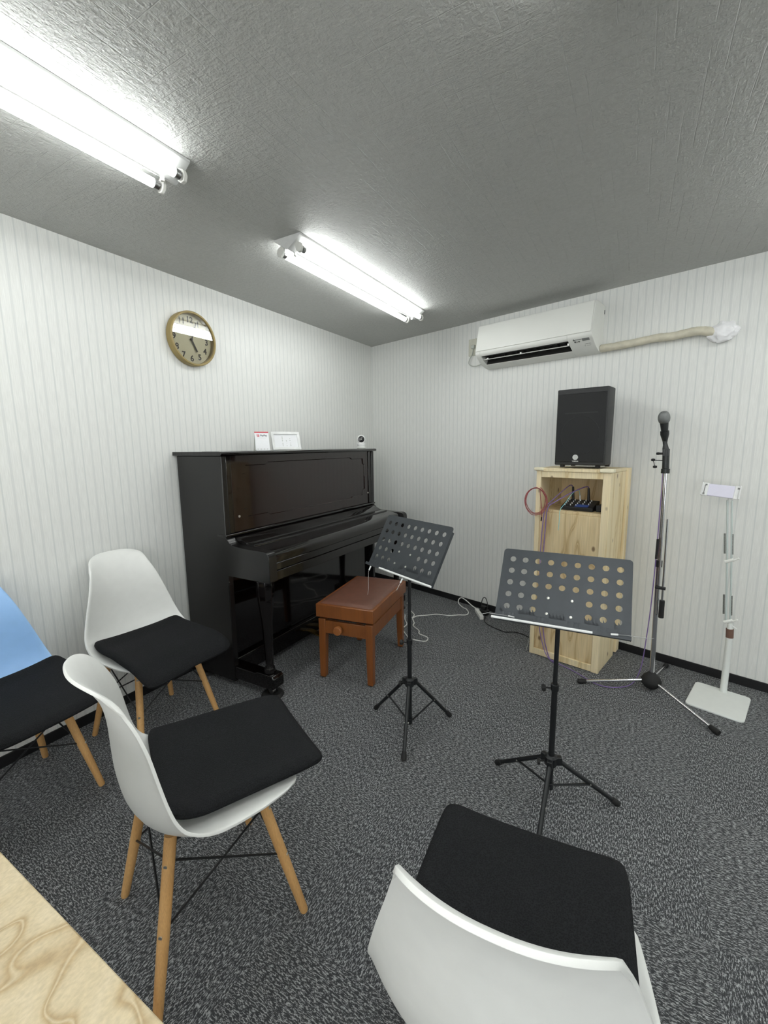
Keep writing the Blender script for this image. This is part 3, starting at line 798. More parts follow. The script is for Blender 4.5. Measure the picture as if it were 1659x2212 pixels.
# ------------------------------------------------------------------ music stands
def music_stand(pole, hubz, strz, clampz, feet, desk, dw, dh, label, group, bar, clips, hide=None):
    t = thing('music_stand', label, 'music stand', (pole[0], pole[1], 0), 0, group)
    P0 = Vector((pole[0], pole[1], 0))
    m = MB(); m.cyl((0, 0, strz-0.01), (0, 0, clampz), 0.0100, seg=16); m.build('lower_tube', MT['dark_metal'], t)
    dx, dy, dz, yaw, tilt = desk
    D = Vector((dx, dy, dz))-P0
    u = Vector((math.cos(yaw), math.sin(yaw), 0)); b = Vector((-math.sin(yaw), math.cos(yaw), 0))
    up = b*math.sin(tilt)+Vector((0, 0, 1))*math.cos(tilt); nn = u.cross(up)     # towards the reader
    M = frame(D, u, up, nn)
    att = M @ Vector((0, 0.10, -0.022))
    m = MB(); m.tube([(0, 0, clampz-0.01), (0, 0, dz+0.022)], 0.0075, 14); m.build('upper_tube', MT['dark_metal'], t)
    m = MB(); m.cyl((0, 0, clampz-0.012), (0, 0, clampz+0.012), 0.0135, seg=16); cl = m.build('collar', MT['dark_metal'], t, bevel=0.002)
    m = MB(); m.cyl((-0.010, -0.004, clampz-0.004), (-0.032, -0.010, clampz-0.006), 0.003, seg=8)
    m.lathe([(0.0, -0.006), (0.010, -0.006), (0.012, 0.0), (0.010, 0.006), (0.0, 0.006)], frame((-0.034, -0.011, clampz-0.006), (0, 0, 1), (0.3, -1, 0), (1, 0.3, 0)), 10)
    m.build('height_knob', MT['rubber'], t)
    hb = MB(); hb.lathe([(0.019, hubz-0.018), (0.021, hubz-0.014), (0.021, hubz+0.014), (0.015, hubz+0.022)], None, 14)
    for fx, fy in feet:
        d = (Vector((fx, fy, 0))-P0); d.z = 0; d.normalize(); s = Vector((-d.y, d.x, 0))
        Mx = frame((0, 0, hubz), d, s, (0, 0, 1)); hb.box((0.012, -0.009, -0.016), (0.036, 0.009, 0.014), Mx)
    hb.build('hub', MT['dark_metal'], t, bevel=0.002)
    m = MB(); m.cyl((-0.018, -0.012, hubz), (-0.034, -0.020, hubz-0.002), 0.003, seg=8); m.lathe([(0.0, -0.005), (0.010, -0.004), (0.011, 0.0), (0.010, 0.004), (0.0, 0.005)], frame((-0.037, -0.022, hubz-0.004), (0, 0, 1), (0.3, -1, 0), (1, 0.3, 0)), 10)
    m.build('hub_knob', MT['rubber'], t)
    rg = MB(); rg.cyl((0, 0, strz-0.012), (0, 0, strz+0.012), 0.0125, seg=14); rg.build('lower_ring', MT['dark_metal'], t, bevel=0.001)
    for fx, fy in feet:
        F = Vector((fx, fy, 0))-P0; d = F.copy(); d.z = 0; d.normalize()
        a = Vector((d.x*0.030, d.y*0.030, hubz-0.004)); e_ = Vector((F.x, F.y, 0.011))
        lg = MB(); lg.cyl(a, e_, 0.0078, seg=12); l = lg.build('leg', MT['dark_metal'], t)
        ft = MB(); q = a.lerp(e_, 0.90); ft.tube([q, e_.lerp(a, 0.02), e_+(e_-a).normalized()*0.006], [0.0092, 0.0115, 0.0095], 12); ft.build('rubber_foot', MT['rubber'], l, bevel=0.001)
        k = a.lerp(e_, 0.52)
        st = MB(); st.cyl((d.x*0.012, d.y*0.012, strz), k-Vector((0, 0, 0.004)), 0.0042, seg=8); st.build('strut', MT['dark_metal'], t)
        rv = MB(); s = Vector((-d.y, d.x, 0)); rv.cyl(k-s*0.0095, k+s*0.0095, 0.0026, seg=8); rv.build('rivet', MT['bolt'], l)
    # desk: sheet with real round holes
    dk = MB(); bmm = dk.bm
    cols, rows = 9, 5
    gx0, gx1 = -dw/2+0.014, dw/2-0.014
    px = (gx1-gx0)/9.0
    gy1 = dh-0.016; py = (gy1-0.030)/5.0
    rad = 0.0102
    cache = {}
    def V(x, y):
        k = (round(x, 5), round(y, 5))
        if k not in cache:
            # rounded upper corners and gently swept sides
            yy, xx = y, x
            cache[k] = bmm.verts.new(M @ Vector((xx, yy, 0)))
        return cache[k]
    def cell(x0, y0, hole):
        x1, y1 = x0+px, y0+py
        N = 16; sq = []
        for i in range(N):
            a = i/N*4; s_ = int(a); f_ = a-s_
            sq.append([(x0+f_*px, y0), (x1, y0+f_*py), (x1-f_*px, y1), (x0, y1-f_*py)][s_])
        sv = [V(*p) for p in sq]
        if not hole: bmm.faces.new(sv); return
        cx, cy = (x0+x1)/2, (y0+y1)/2
        cv = []
        for p in sq:
            a = math.atan2((p[1]-cy)/py, (p[0]-cx)/px); cv.append(bmm.verts.new(M @ Vector((cx+rad*math.cos(a), cy+rad*math.sin(a), 0))))
        for i in range(N): bmm.faces.new([sv[i], sv[(i+1) % N], cv[(i+1) % N], cv[i]])
    for r_ in range(rows):
        for c_ in range(cols):
            hole = not (r_ >= 3 and 3 <= c_ <= 5)
            cell(gx0+c_*px, gy1-(r_+1)*py, hole)
    # margins
    rc = 0.012
    xs = [gx0+px*k/4 for k in range(37)]; ys = [0.030+py*k/4 for k in range(21)]
    for k in range(36):
        bmm.faces.new([V(xs[k], gy1), V(xs[k+1], gy1), V(xs[k+1], dh), V(xs[k], dh)])
        bmm.faces.new([V(xs[k], 0.0), V(xs[k+1], 0.0), V(xs[k+1], 0.030), V(xs[k], 0.052)])
    for k in range(20):
        bmm.faces.new([V(-dw/2, ys[k]), V(gx0, ys[k]), V(gx0, ys[k+1]), V(-dw/2, ys[k+1])])
        bmm.faces.new([V(gx1, ys[k]), V(dw/2, ys[k]), V(dw/2, ys[k+1]), V(gx1, ys[k+1])])
    for s in (-1, 1):
        g = gx0 if s < 0 else gx1; E_ = s*dw/2
        bmm.faces.new([V(g, 0.0), V(g, 0.030), V(E_, 0.030), V(E_, 0.0)])
        cc = [(E_-s*rc + s*rc*math.sin(q*PI/8), dh-rc+rc*math.cos(q*PI/8)) for q in range(5)]
        bmm.faces.new([V(g, gy1), V(g, dh)]+[V(*p) for p in cc]+[V(E_, gy1)])
    dko = dk.build('desk', MT['desk_metal'], t, smooth=0, solid=0.0016)
    # folded lip, side flanges and light edging
    lp = MB(); lp.prism([(0.0008, 0.0), (0.0008, -0.0015), (0.018, -0.0020), (0.018, 0.010), (0.0165, 0.010), (0.0165, 0.0)], -dw/2, dw/2, 'x')
    # prism poly is (y, z) = (out, up) -> remap into the desk frame
    bmesh.ops.transform(lp.bm, matrix=M @ Matrix(((1, 0, 0, 0), (0, 0, 1, 0), (0, 1, 0, 0), (0, 0, 0, 1))), verts=lp.bm.verts)
    lp.build('tray_lip', MT['desk_metal'], t, smooth=0)
    fl = MB(); fl.box((-dw/2, 0.0, -0.012), (-dw/2+0.0015, dh-0.02, 0.0), M); fl.box((dw/2-0.0015, 0.0, -0.012), (dw/2, dh-0.02, 0.0), M)
    fl.box((-dw/2+0.02, dh-0.0015, -0.012), (dw/2-0.02, dh, 0.0), M); fl.build('desk_flange', MT['desk_metal'], t, smooth=0)
    bl = MB()
    bxl, bxr = -0.040, 0.034
    for bx_, by_ in ((bxl, 0.098), (bxr, 0.098), (bxl, 0.044), (bxr, 0.044)):
        bl.lathe([(0.0048, 0.0008), (0.0044, 0.0026), (0.0, 0.0034)], M @ Matrix.Translation((bx_, by_, 0)), 12)
    bl.build_each('desk_bolt', MT['bolt'], t)
    bk_ = MB(); bk_.box((-0.05, 0.03, -0.006), (0.045, 0.11, -0.0015), M); bk_.cyl(M @ Vector((-0.02, 0.08, -0.018)), M @ Vector((0.02, 0.08, -0.018)), 0.012, seg=14)
    bk_.build('desk_bracket', MT['dark_metal'], t, bevel=0.001)
    sb = MB(); sb.tube([M @ Vector((bar[0], 0.0015, 0.0215)), M @ Vector((bar[1], 0.0015, 0.0215))], 0.0042, 10); sb.build('silver_edge_bar', MT['cam_white'], t, bevel=0.001)['label'] = 'silver bar along the lip'
    for pts in clips:
        w_ = MB(); q = [M @ Vector(p) for p in pts]; w_.tube(q, 0.0009, 6); wo = w_.build('page_clip', MT['steel'], t)
        s_ = MB(); s_.cyl(q[0], q[0].lerp(q[1], min(1, 0.020/(q[1]-q[0]).length)), 0.0032, seg=8); s_.build('clip_sleeve', MT['cam_white'], wo)
    return t
music_stand((1.939, -2.021), 0.172, 0.075, 0.447, [(1.7277, -1.9213), (2.1502, -1.9146), (1.9393, -2.2334)],
            (1.9448, -2.0594, 0.6704, 0.0594, 0.61), 0.4114, 0.2626,
            'nearer black music stand with perforated desk, in front of the pine cabinet', 'perforated music stands',
            (-0.213, 0.100), [[(0.150, 0.006, 0.022), (0.19, 0.010, 0.022), (0.255, 0.012, 0.022), (0.262, 0.014, 0.022)], [(-0.14, 0.014, 0.004), (-0.165, 0.016, 0.004), (-0.225, 0.012, 0.02), (-0.245, 0.004, 0.022)]])
music_stand((1.3195, -1.884), 0.223, 0.035, 0.4135, [(1.1159, -1.842), (1.4483, -1.7241), (1.3937, -2.0869)],
            (1.2812, -1.9283, 0.7222, -0.410, 0.510), 0.425, 0.252,
            'farther black music stand beside the piano bench', 'perforated music stands',
            (-0.10, 0.232), [[(-0.165, -0.004, 0.018), (-0.166, -0.03, 0.018), (-0.115, -0.105, 0.018), (-0.108, -0.125, 0.018)], [(0.065, -0.006, 0.020), (0.062, -0.03, 0.02), (0.058, -0.06, 0.02)]])

# ------------------------------------------------------------------ air conditioner (frame: local x along the right wall, -y out of it)
ac = thing('air_conditioner', 'white wall mounted air conditioner above the loudspeaker', 'air conditioner', rw(1.6, 0, 1.9), -AL)
def LA(t_, d, z): return (t_-1.6, -d, z-1.9)
A0, A1 = 1.216, 1.982
body = [(0.002, 1.789), (0.002, 2.054), (0.06, 2.060), (0.120, 2.063), (0.140, 2.058), (0.146, 2.048), (0.180, 1.887), (0.1795, 1.873), (0.172, 1.862), (0.157, 1.851), (0.128, 1.829), (0.090, 1.808), (0.050, 1.795)]
def acp(mb, prof, a, b): mb.prism([(-d, z-1.9) for d, z in prof], a-1.6, b-1.6, 'x'); return mb
mid = [(0.002, 1.789), (0.002, 2.054), (0.06, 2.060), (0.120, 2.063), (0.140, 2.058), (0.146, 2.048), (0.180, 1.887), (0.1795, 1.873), (0.172, 1.862), (0.164, 1.856), (0.118, 1.872), (0.075, 1.842), (0.092, 1.809), (0.050, 1.795)]
V0, V1 = 1.252, 1.842
m = MB(); acp(m, body, A0, V0); acp(m, mid, V0, V1); acp(m, body, V1, A1)
m.build('casing', MT['ac_satin'], ac, bevel=0.002)
m = MB(); acp(m, [(0.147, 2.048), (0.142, 2.058), (0.146, 2.0595), (0.152, 2.050), (0.1865, 1.890), (0.184, 1.8865), (0.1805, 1.888)], A0+0.004, A1-0.006)
m.build('front_panel', MT['ac_white'], ac, bevel=0.002)
m = MB(); acp(m, [(0.160, 1.8553), (0.119, 1.8705), (0.0765, 1.841), (0.0925, 1.811), (0.090, 1.814), (0.080, 1.840), (0.119, 1.866), (0.155, 1.8525)], V0+0.002, V1-0.002)
m.build('air_outlet', MT['ac_dark'], ac, smooth=0)
for k in range(13):
    tt = V0+0.03+k*(V1-V0-0.06)/12
    m = MB(); m.prism([(-0.148, -0.046), (-0.118, -0.036), (-0.088, -0.058), (-0.108, -0.068)], tt-1.6-0.001, tt-1.6+0.001, 'x', None); m.build('vane', MT['ac_dark'], ac, smooth=0)
m = MB(); m.prism([(-0.143, -0.062), (-0.136, -0.066), (-0.120, -0.063), (-0.121, -0.060), (-0.136, -0.0625)], V0+0.004-1.6, V1-0.004-1.6, 'x'); m.build('louvre', MT['ac_white'], ac, bevel=0.0008)
m = MB(); m.box(LA(1.525, 0.139, 1.838), LA(1.535, 0.128, 1.846)); m.box(LA(V1-0.012, 0.139, 1.836), LA(V1-0.004, 0.125, 1.850)); m.box(LA(V0+0.03, 0.139, 1.836), LA(V0+0.04, 0.125, 1.846)); m.build_each('louvre_clip', MT['ac_white'], ac)
# sloping lower face frame for prints
pA = Vector(LA(0, 0.157, 1.851)); pB = Vector(LA(0, 0.128, 1.829)); dn = Vector((0, pB.y-pA.y, pB.z-pA.z)).normalized(); xx = Vector((1, 0, 0)); nrm = xx.cross(-dn).normalized()
def onface(t_, s): q = pA+dn*s; return frame((t_-1.6, q.y, q.z), xx, -dn, nrm)
m = MB(); m.box((-0.020, -0.008, 0.0), (0.020, 0.010, 0.0012), onface(1.942, -0.002)); m.build('display_window', MT['ac_grey'], ac)
m = MB()
Mx = onface(1.876, -0.008)
for q, (a_, b_) in enumerate(((0, 0.0035), (-0.0032, -0.002), (0.0032, -0.002))):
    m.prism([(a_-0.0028, b_), (a_, b_-0.0045 if q == 0 else b_-0.0035), (a_+0.0028, b_), (a_, b_+0.0045)], 0.0004, 0.0010, 'z', Mx)
add_text(m, 'MITSUBISHI', 0.0072, onface(1.902, -0.008) @ Matrix.Translation((0, 0, 0.0006)), 0.0002, True)
add_text(m, '霧ヶ峰', 0.011, onface(1.892, 0.008) @ Matrix.Translation((0, 0, 0.0006)), 0.0002, True)
m.build('maker_lettering', MT['print_grey'], ac, smooth=0)
m = MB(); Mx = onface(1.945, 0.026)
pC = Vector(LA(0, 0.128, 1.829)); pD = Vector(LA(0, 0.090, 1.808)); dn2 = (pD-pC).normalized(); n2 = xx.cross(-dn2).normalized()
Mx = frame((1.945-1.6, pC.y, pC.z), xx, -dn2, n2)
for (x_, y_, w_, h_) in ((-0.014, 0.006, 0.003, 0.003), (-0.004, 0.008, 0.010, 0.003), (0.010, 0.008, 0.012, 0.002), (-0.018, -0.008, 0.005, 0.004), (0.002, -0.008, 0.022, 0.0016)):
    m.box((x_-w_/2, y_-h_/2, 0.0003), (x_+w_/2, y_+h_/2, 0.0008), Mx)
m.build('indicator_marks', MT['ac_grey'], ac)
m = MB(); m.box(LA(A1-0.001, 0.010, 2.030), LA(A1+0.0012, 0.004, 2.008)); m.box(LA(A1-0.001, 0.028, 1.835), LA(A1+0.0012, 0.020, 1.800)); m.build_each('side_slot', MT['print_grey'], ac)

# pipe with tape wrap, and the plastic wrapped wall hole
def wall_tube(name, pts, rad, mat, label, cat, seg=14, rough=0.0, squash=1.0):
    q = smooth_path([rw(*p) for p in pts], 6)
    rr = [rad*(1+rough*(random.random()-0.5)) if not isinstance(rad, list) else rad[min(len(rad)-1, int(i*len(rad)/len(q)))]*(1+rough*(random.random()-0.5)) for i in range(len(q))]
    m = MB(); m.tube(q, rr, seg); o = m.build(name, mat, None, smooth=70); tag(o, label, cat); return o
random.seed(5)
wall_tube('refrigerant_pipe', [(1.984, 0.034, 1.812), (2.05, 0.034, 1.812), (2.15, 0.034, 1.815), (2.26, 0.034, 1.822), (2.34, 0.036, 1.818), (2.42, 0.036, 1.824), (2.47, 0.036, 1.822), (2.515, 0.034, 1.808), (2.56, 0.02, 1.804)], 0.021, MT['pipe_wrap'], 'cream tape wrapped pipe running from the air conditioner along the wall', 'pipe', rough=0.12)
pw = MB(); bmesh.ops.create_icosphere(pw.bm, subdivisions=4, radius=1.0)
from mathutils import noise as mn
for v in pw.bm.verts:
    n_ = v.co.normalized(); k = 1+0.22*mn.noise(n_*2.1)+0.12*mn.noise(n_*5.0+Vector((3, 1, 2)))+0.05*mn.noise(n_*11)
    v.co = Vector((n_.x*0.062*k, -max(0.0, (0.02+n_.y*-0.034*k)), n_.z*0.048*k))
o = pw.build('pipe_hole_wrap', MT['putty'], None, smooth=45); o.location = rw(2.555, 0.001, 1.803); o.rotation_euler = (0, 0, -AL)
tag(o, 'crumpled white plastic and putty sealing the pipe hole in the wall', 'pipe seal')
# outlet and cord left of the unit
t = thing('wall_outlet', 'grey-cream wall outlet plate left of the air conditioner', 'outlet', rw(1.083, 0.0, 1.965), -AL)
MB().box((-0.038, -0.010, -0.058), (0.036, -0.0005, 0.058)).build('plate', MT['outlet'], t, bevel=0.003)
MB().box((-0.006, -0.028, -0.012), (0.022, -0.0105, 0.014)).build('plug', MT['cord_grey'], t, bevel=0.004)
wall_tube('power_cord', [(1.093, 0.022, 1.955), (1.090, 0.022, 1.93), (1.080, 0.020, 1.9065), (1.065, 0.020, 1.886), (1.0565, 0.020, 1.855), (1.078, 0.020, 1.8355), (1.118, 0.020, 1.828), (1.153, 0.020, 1.832), (1.190, 0.020, 1.838), (1.222, 0.022, 1.838)], 0.0032, MT['cord_grey'], None, None, 8)
pc_ = [o for o in bpy.data.objects if o.name == 'power_cord'][0]; pc_.parent = ac
pc_.matrix_parent_inverse = (Matrix.Translation(rw(1.6, 0, 1.9)) @ Matrix.Rotation(-AL, 4, 'Z')).inverted()

# ------------------------------------------------------------------ clock
ck = thing('wall_clock', 'round wooden wall clock with black numerals on the left wall', 'clock', (0.0, -1.885, 1.838), 0)
MX = frame((0, 0, 0), (0, 1, 0), (0, 0, 1), (1, 0, 0))       # local x -> +y world, y -> up, z -> out of the wall
RC = 0.139
m = MB(); m.lathe([(RC-0.006, 0.001), (RC, 0.004), (RC, 0.040), (RC-0.003, 0.043), (RC-0.010, 0.043), (RC-0.0115, 0.040), (RC-0.0115, 0.014), (RC-0.0115, 0.006), (RC-0.02, 0.004)], MX, 72)
m.build('rim', MT['clock_wood'], ck)
m = MB(); m.lathe([(RC-0.012, 0.006), (RC-0.012, 0.010), (0.0, 0.010)], MX, 72); m.build('face', MT['clock_face'], ck)
nm = MB()
for h_ in range(1, 13):
    a = PI/2-h_*PI/6; rr = 0.099
    add_text(nm, str(h_), 0.043, MX @ Matrix.Translation((rr*math.cos(a), rr*math.sin(a), 0.0108)), 0.0004, True)
nm.build('numerals', MT['clock_ink'], ck, smooth=0)
def hand(ang, ln, wd, z, name, back=0.012):
    a = math.radians(90-ang); m = MB(); Mx = MX @ Matrix.Rotation(a, 4, 'Z') @ Matrix.Translation((0, 0, z))
    m.box((-back, -wd/2, 0), (ln, wd/2, 0.0012), Mx); m.build(name, MT['clock_ink'], ck)
hand(152, 0.068, 0.0085, 0.016, 'hour_hand', 0.0)
hand(20, 0.095, 0.006, 0.019, 'minute_hand', 0.0)
m = MB(); m.lathe([(0.006, 0.0105), (0.006, 0.022), (0, 0.023)], MX, 16); m.build('hand_hub', MT['clock_ink'], ck)
m = MB(); m.lathe([(RC-0.012, 0.036), (0.0, 0.036)], MX, 72)
g = m.build('glass_front', MT['glass'], ck, smooth=0)

# ------------------------------------------------------------------ pine cabinet
KT = -0.219
KX, KY = 1.6472, -0.8844
cb = thing('pine_cabinet', 'tall knotty pine cabinet with an open shelf, carrying the loudspeaker', 'cabinet', (KX, KY, 0), KT)
KW, KD, KH = 0.3824, 0.3533, 1.128
def cp(name, boxes, mat=MT['pine'], bev=0.0015):
    m = MB()
    for lo, hi in boxes: m.box(lo, hi)
    return m.build(name, mat, cb, bevel=bev)
cp('side_panel', [((-0.004, 0.022, 0.0), (0.012, KD-0.005, KH-0.018))])
cp('side_panel', [((KW-0.016, 0.022, 0.0), (KW, KD-0.060, KH-0.018))])
cp('front_post', [((-0.010, 0.0, 0.0), (0.016, 0.0215, KH-0.018))])
cp('front_post', [((KW-0.036, 0.0, 0.0), (KW+0.002, 0.0215, KH-0.018))])
cp('rear_post', [((KW-0.018, KD-0.058, 0.022), (KW+0.014, KD, KH-0.004))])
cp('top_board', [((-0.012, -0.004, KH-0.0175), (KW+0.004, KD-0.060, KH))])
cp('top_rail', [((0.0165, 0.003, KH-0.052), (KW-0.0365, 0.020, KH-0.018))])
cp('shelf_board', [((0.0125, 0.010, 0.876), (KW-0.0165, KD-0.025, 0.892))], MT['pine_panel'])
cp('lower_front_panel', [((0.0165, 0.006, 0.042), (KW-0.0365, 0.0195, 0.8755))], MT['pine_panel'])
cp('base_rail', [((0.0165, -0.004, 0.004), (KW-0.0365, 0.018, 0.0415))])
cp('back_board', [((0.0125, KD-0.024, 0.03), (KW-0.019, KD-0.010, KH-0.018))], MT['pine_panel'])
for (a, b) in (((-0.022, -0.014, KH-0.014), (0.034, 0.03, KH+0.004)), ((KW-0.052, -0.014, KH-0.016), (KW+0.016, 0.036, KH+0.004))):
    cp('corner_guard', [(a, b)], MT['cream_plastic'], 0.005)

# ------------------------------------------------------------------ loudspeaker
sp = thing('loudspeaker', 'black loudspeaker with a front grille standing on the pine cabinet', 'speaker', (KX, KY, KH+0.005), KT)
def wedge(mb, x0, x1, y0, y1, z0, z1, tp):
    A = [(x0, y0), (x1, y0), (x1-tp, y1), (x0+tp, y1)]
    mb.prism(A, z0, z1, 'z'); return mb
SX0, SX1, SY, SZ = 0.066, 0.334, 0.055, 0.425
m = MB(); m.prism([(SX0, SY+0.012), (SX0+0.002, SY), (SX1-0.002, SY), (SX1, SY+0.012), (SX1-0.004, SY+0.12), (SX1-0.045, SY+0.225), (SX0+0.045, SY+0.225), (SX0+0.004, SY+0.12)], 0.012, SZ, 'z')
m.build('enclosure', MT['spk_case'], sp, bevel=0.006, seg=3)
m = MB(); m.box((SX0+0.008, SY-0.005, 0.030), (SX1-0.008, SY-0.0005, SZ-0.026)); gr = m.build('grille', MT['grille'], sp, bevel=0.003)
m = MB(); cx_, cz_ = (SX0+SX1)/2, 0.175
m.tube([(cx_+0.101*math.cos(k*PI/24), SY-0.0050, cz_+0.101*math.sin(k*PI/24)) for k in range(48)], 0.0012, 6, closed=True)
m.box((cx_-0.085, SY-0.0058, 0.292), (cx_+0.085, SY-0.0049, 0.298)); m.build('woofer_outline', MT['spk_case'], gr)
m = MB()
for x in (SX0+0.04, SX1-0.04):
    for y in (SY+0.02, SY+0.19): m.cyl((x, y, 0.0), (x, y, 0.0125), 0.013, seg=14)
m.build_each('rubber_foot', MT['rubber'], sp)
Mb = frame((0.183, SY-0.0055, 0.056), (1, 0, 0), (0, 0, 1), (0, -1, 0))
m = MB(); m.lathe([(0.0145, 0.0), (0.0145, 0.0018), (0.0122, 0.0018), (0.0122, 0.0)], Mb, 32)
for k in range(3):
    a = PI/2+k*2*PI/3
    Mk = Mb @ Matrix.Rotation(a, 4, 'Z')
    m.box((0.0, -0.0011, 0.0), (0.0118, 0.0011, 0.0016), Mk)
    for s in (-1, 1):
        m.box((0.002, s*0.0026-0.0008, 0.0), (0.0100, s*0.0026+0.0008, 0.0015), Mk)
    m.box((-0.0122, -0.0012, 0.0), (0.0, 0.0012, 0.0015), Mk)
bd = m.build('badge_emblem', MT['badge'], sp, smooth=0)
m = MB(); add_text(m, 'YAMAHA', 0.0082, frame((0.183, SY-0.0056, 0.034), (1.0, 0, 0), (0, 0, 1), (0, -1, 0)), 0.0004, True); m.build('maker_name', MT['badge'], sp, smooth=0)

# ------------------------------------------------------------------ mixer and cables on the shelf
mx = thing('audio_mixer', 'small black audio mixer with a blue section on the cabinet shelf', 'mixer', (KX, KY, 0.8925), KT)
m = MB(); m.prism([(0.050, 0.0), (0.048, 0.020), (0.150, 0.050), (0.170, 0.050), (0.170, 0.0)], 0.118, 0.290, 'x'); m.build('case', MT['mixer_black'], mx, bevel=0.003)
def onmix(x, y, z=0.0): return Vector((x, y, 0.020+(y-0.048)*0.294+z))
m = MB(); m.prism([(0.056, 0.0228), (0.056, 0.0242), (0.086, 0.0330), (0.086, 0.0316)], 0.190, 0.262, 'x'); m.build('blue_section', MT['mixer_blue'], mx)['label'] = 'blue control section'
kb = MB()
for i in range(5):
    for j in range(4):
        if j == 0 and i > 2: continue
        p = onmix(0.135+i*0.030, 0.068+j*0.024); kb.cyl(p, p+Vector((0, -0.002, 0.008)), 0.0030, 0.0024, 10)
kb.build_each('knob', MT['badge'], mx)
m = MB()
for (x, y, h_) in ((0.150, 0.150, 0.075), (0.236, 0.150, 0.072)):
    m.cyl((x, y, 0.049), (x-0.004, y, 0.049+h_), 0.0085, 0.0060, 12)
m.build_each('plug', MT['cord_black'], mx)
m = MB(); m.cyl((0.192, 0.140, 0.048), (0.190, 0.140, 0.078), 0.004, seg=10); m.build('jack_plug', MT['steel'], mx)
o = MB(); o.box((0.300, 0.070, 0.0), (0.348, 0.165, 0.036)); o = o.build('power_adapter', MT['mixer_black'], None, bevel=0.004); o.location = (KX, KY, 0.893); o.rotation_euler = (0, 0, KT); tag(o, 'black box adapter beside the mixer in the shelf corner', 'adapter')
MK = Matrix.Translation((KX, KY, 0)) @ Matrix.Rotation(KT, 4, 'Z')
def cable(name, pts, r, mat, label, cat='cable', group=None, n=8, seg=8):
    q = smooth_path(pts, n); m = MB(); m.tube(q, r, seg); o = m.build(name, mat, None, smooth=70); return tag(o, label, cat, group)
k_ = lambda x, y, z: MK @ Vector((x, y, z))
cable('microphone_cable', [k_(0.146, 0.150, 1.015), k_(0.135, 0.13, 1.026), k_(0.105, 0.07, 0.985), k_(0.070, 0.02, 0.935), k_(0.055, -0.016, 0.900), k_(0.046, -0.020, 0.80), k_(0.040, -0.018, 0.62), k_(0.045, -0.018, 0.40), k_(0.05, -0.020, 0.22), k_(0.075, -0.020, 0.10), k_(0.115, -0.030, 0.025),
       (1.800, -0.945, 0.005), (1.906, -1.005, 0.005), (2.028, -1.090, 0.005), (2.115, -1.078, 0.006), (2.187, -1.005, 0.010), (2.222, -0.985, 0.10), (2.236, -1.000, 0.30), (2.243, -1.010, 0.50), (2.2455, -1.012, 0.72), (2.2455, -1.001, 0.92), (2.2460, -0.992, 1.05), (2.2450, -0.985, 1.15), (2.2430, -0.986, 1.235), (2.2425, -0.999, 1.262)],
      0.0026, MT['cord_purple'], 'purple microphone cable from the mixer across the floor and up the mic stand')
cable('audio_cable', [k_(0.232, 0.150, 1.015), k_(0.222, 0.13, 1.022), k_(0.170, 0.07, 0.992), k_(0.100, 0.02, 0.940), k_(0.068, -0.010, 0.903), k_(0.060, -0.012, 0.80), k_(0.055, -0.012, 0.60), k_(0.062, -0.012, 0.35), k_(0.080, -0.012, 0.14), k_(0.12, -0.014, 0.012), k_(0.16, -0.04, 0.005)],
      0.0030, MT['cord_purple'], 'second purple cable hanging down the cabinet front from the mixer')
cable('thin_cable', [k_(0.190, 0.140, 0.968), k_(0.188, 0.12, 1.00), k_(0.17, 0.075, 0.985), k_(0.150, 0.030, 0.935), k_(0.135, -0.004, 0.897), k_(0.134, -0.004, 0.85), k_(0.130, -0.004, 0.78)], 0.0016, MT['cord_cyan'], 'thin pale cyan cable draped over the shelf edge')
# coil hanging on the left post
random.seed(11)
pts = []
for k in range(3):
    for i in range(20):
        a = 2*PI*i/20+PI/2
        rx = 0.056+0.005*k+0.003*random.random(); rz = 0.070+0.004*k+0.003*random.random()
        pts.append(k_(-0.004+rx*math.cos(a)+0.002*k, -0.012-0.003*k-0.004*random.random(), 0.940+rz*math.sin(a)-0.002*k))
pts.append(k_(0.035, -0.016, 0.89)); pts.append(k_(0.036, -0.014, 0.845))
q = smooth_path(pts, 3); m = MB(); m.tube(q, 0.0020, 6); co_ = m.build('cable_coil', MT['cord_red'], None, smooth=70); tag(co_, 'coil of thin dull red cable hanging on the cabinet left post', 'cable coil')
m = MB(); m.cyl(k_(0.036, -0.014, 0.848), k_(0.034, -0.014, 0.825), 0.0035, seg=8); m.cyl(k_(0.002, -0.003, 1.012), k_(0.002, -0.022, 1.014), 0.002, seg=6); m.build('coil_plug', MT['cord_black'], co_)
cable('thin_wire', [k_(-0.030, -0.004, 0.89), k_(-0.022, 0.02, 0.80), k_(-0.018, 0.03, 0.60), k_(-0.016, 0.03, 0.35), k_(-0.02, 0.02, 0.1), k_(-0.03, 0.0, 0.004)], 0.0011, MT['cord_grey'], 'very thin grey wire hanging at the cabinet left side', 'wire')

# ------------------------------------------------------------------ microphone stand
ms = thing('microphone_stand', 'chrome tripod microphone stand with a folded boom', 'microphone stand', (2.271, -1.007, 0))
def lm(x, y, z): return (x-2.271, y+1.007, z)
m = MB(); m.lathe([(0.016, 0.010), (0.030, 0.020), (0.046, 0.040), (0.047, 0.056), (0.036, 0.078), (0.020, 0.092), (0.014, 0.100)], None, 24); m.build('hub', MT['rubber'], ms)
m = MB(); m.cyl((0, 0, 0.09), lm(2.2605, -1.0065, 0.665), 0.0115, seg=18); m.build('lower_tube', MT['chrome'], ms)
m = MB(); m.cyl(lm(2.2605, -1.0065, 0.655), lm(2.2600, -1.0065, 0.688), 0.0145, seg=18); m.build('clutch', MT['rubber'], ms, bevel=0.002)
m = MB(); m.cyl(lm(2.2602, -1.0065, 0.68), lm(2.2535, -1.006, 1.13), 0.0080, seg=16); m.build('upper_tube', MT['chrome'], ms)
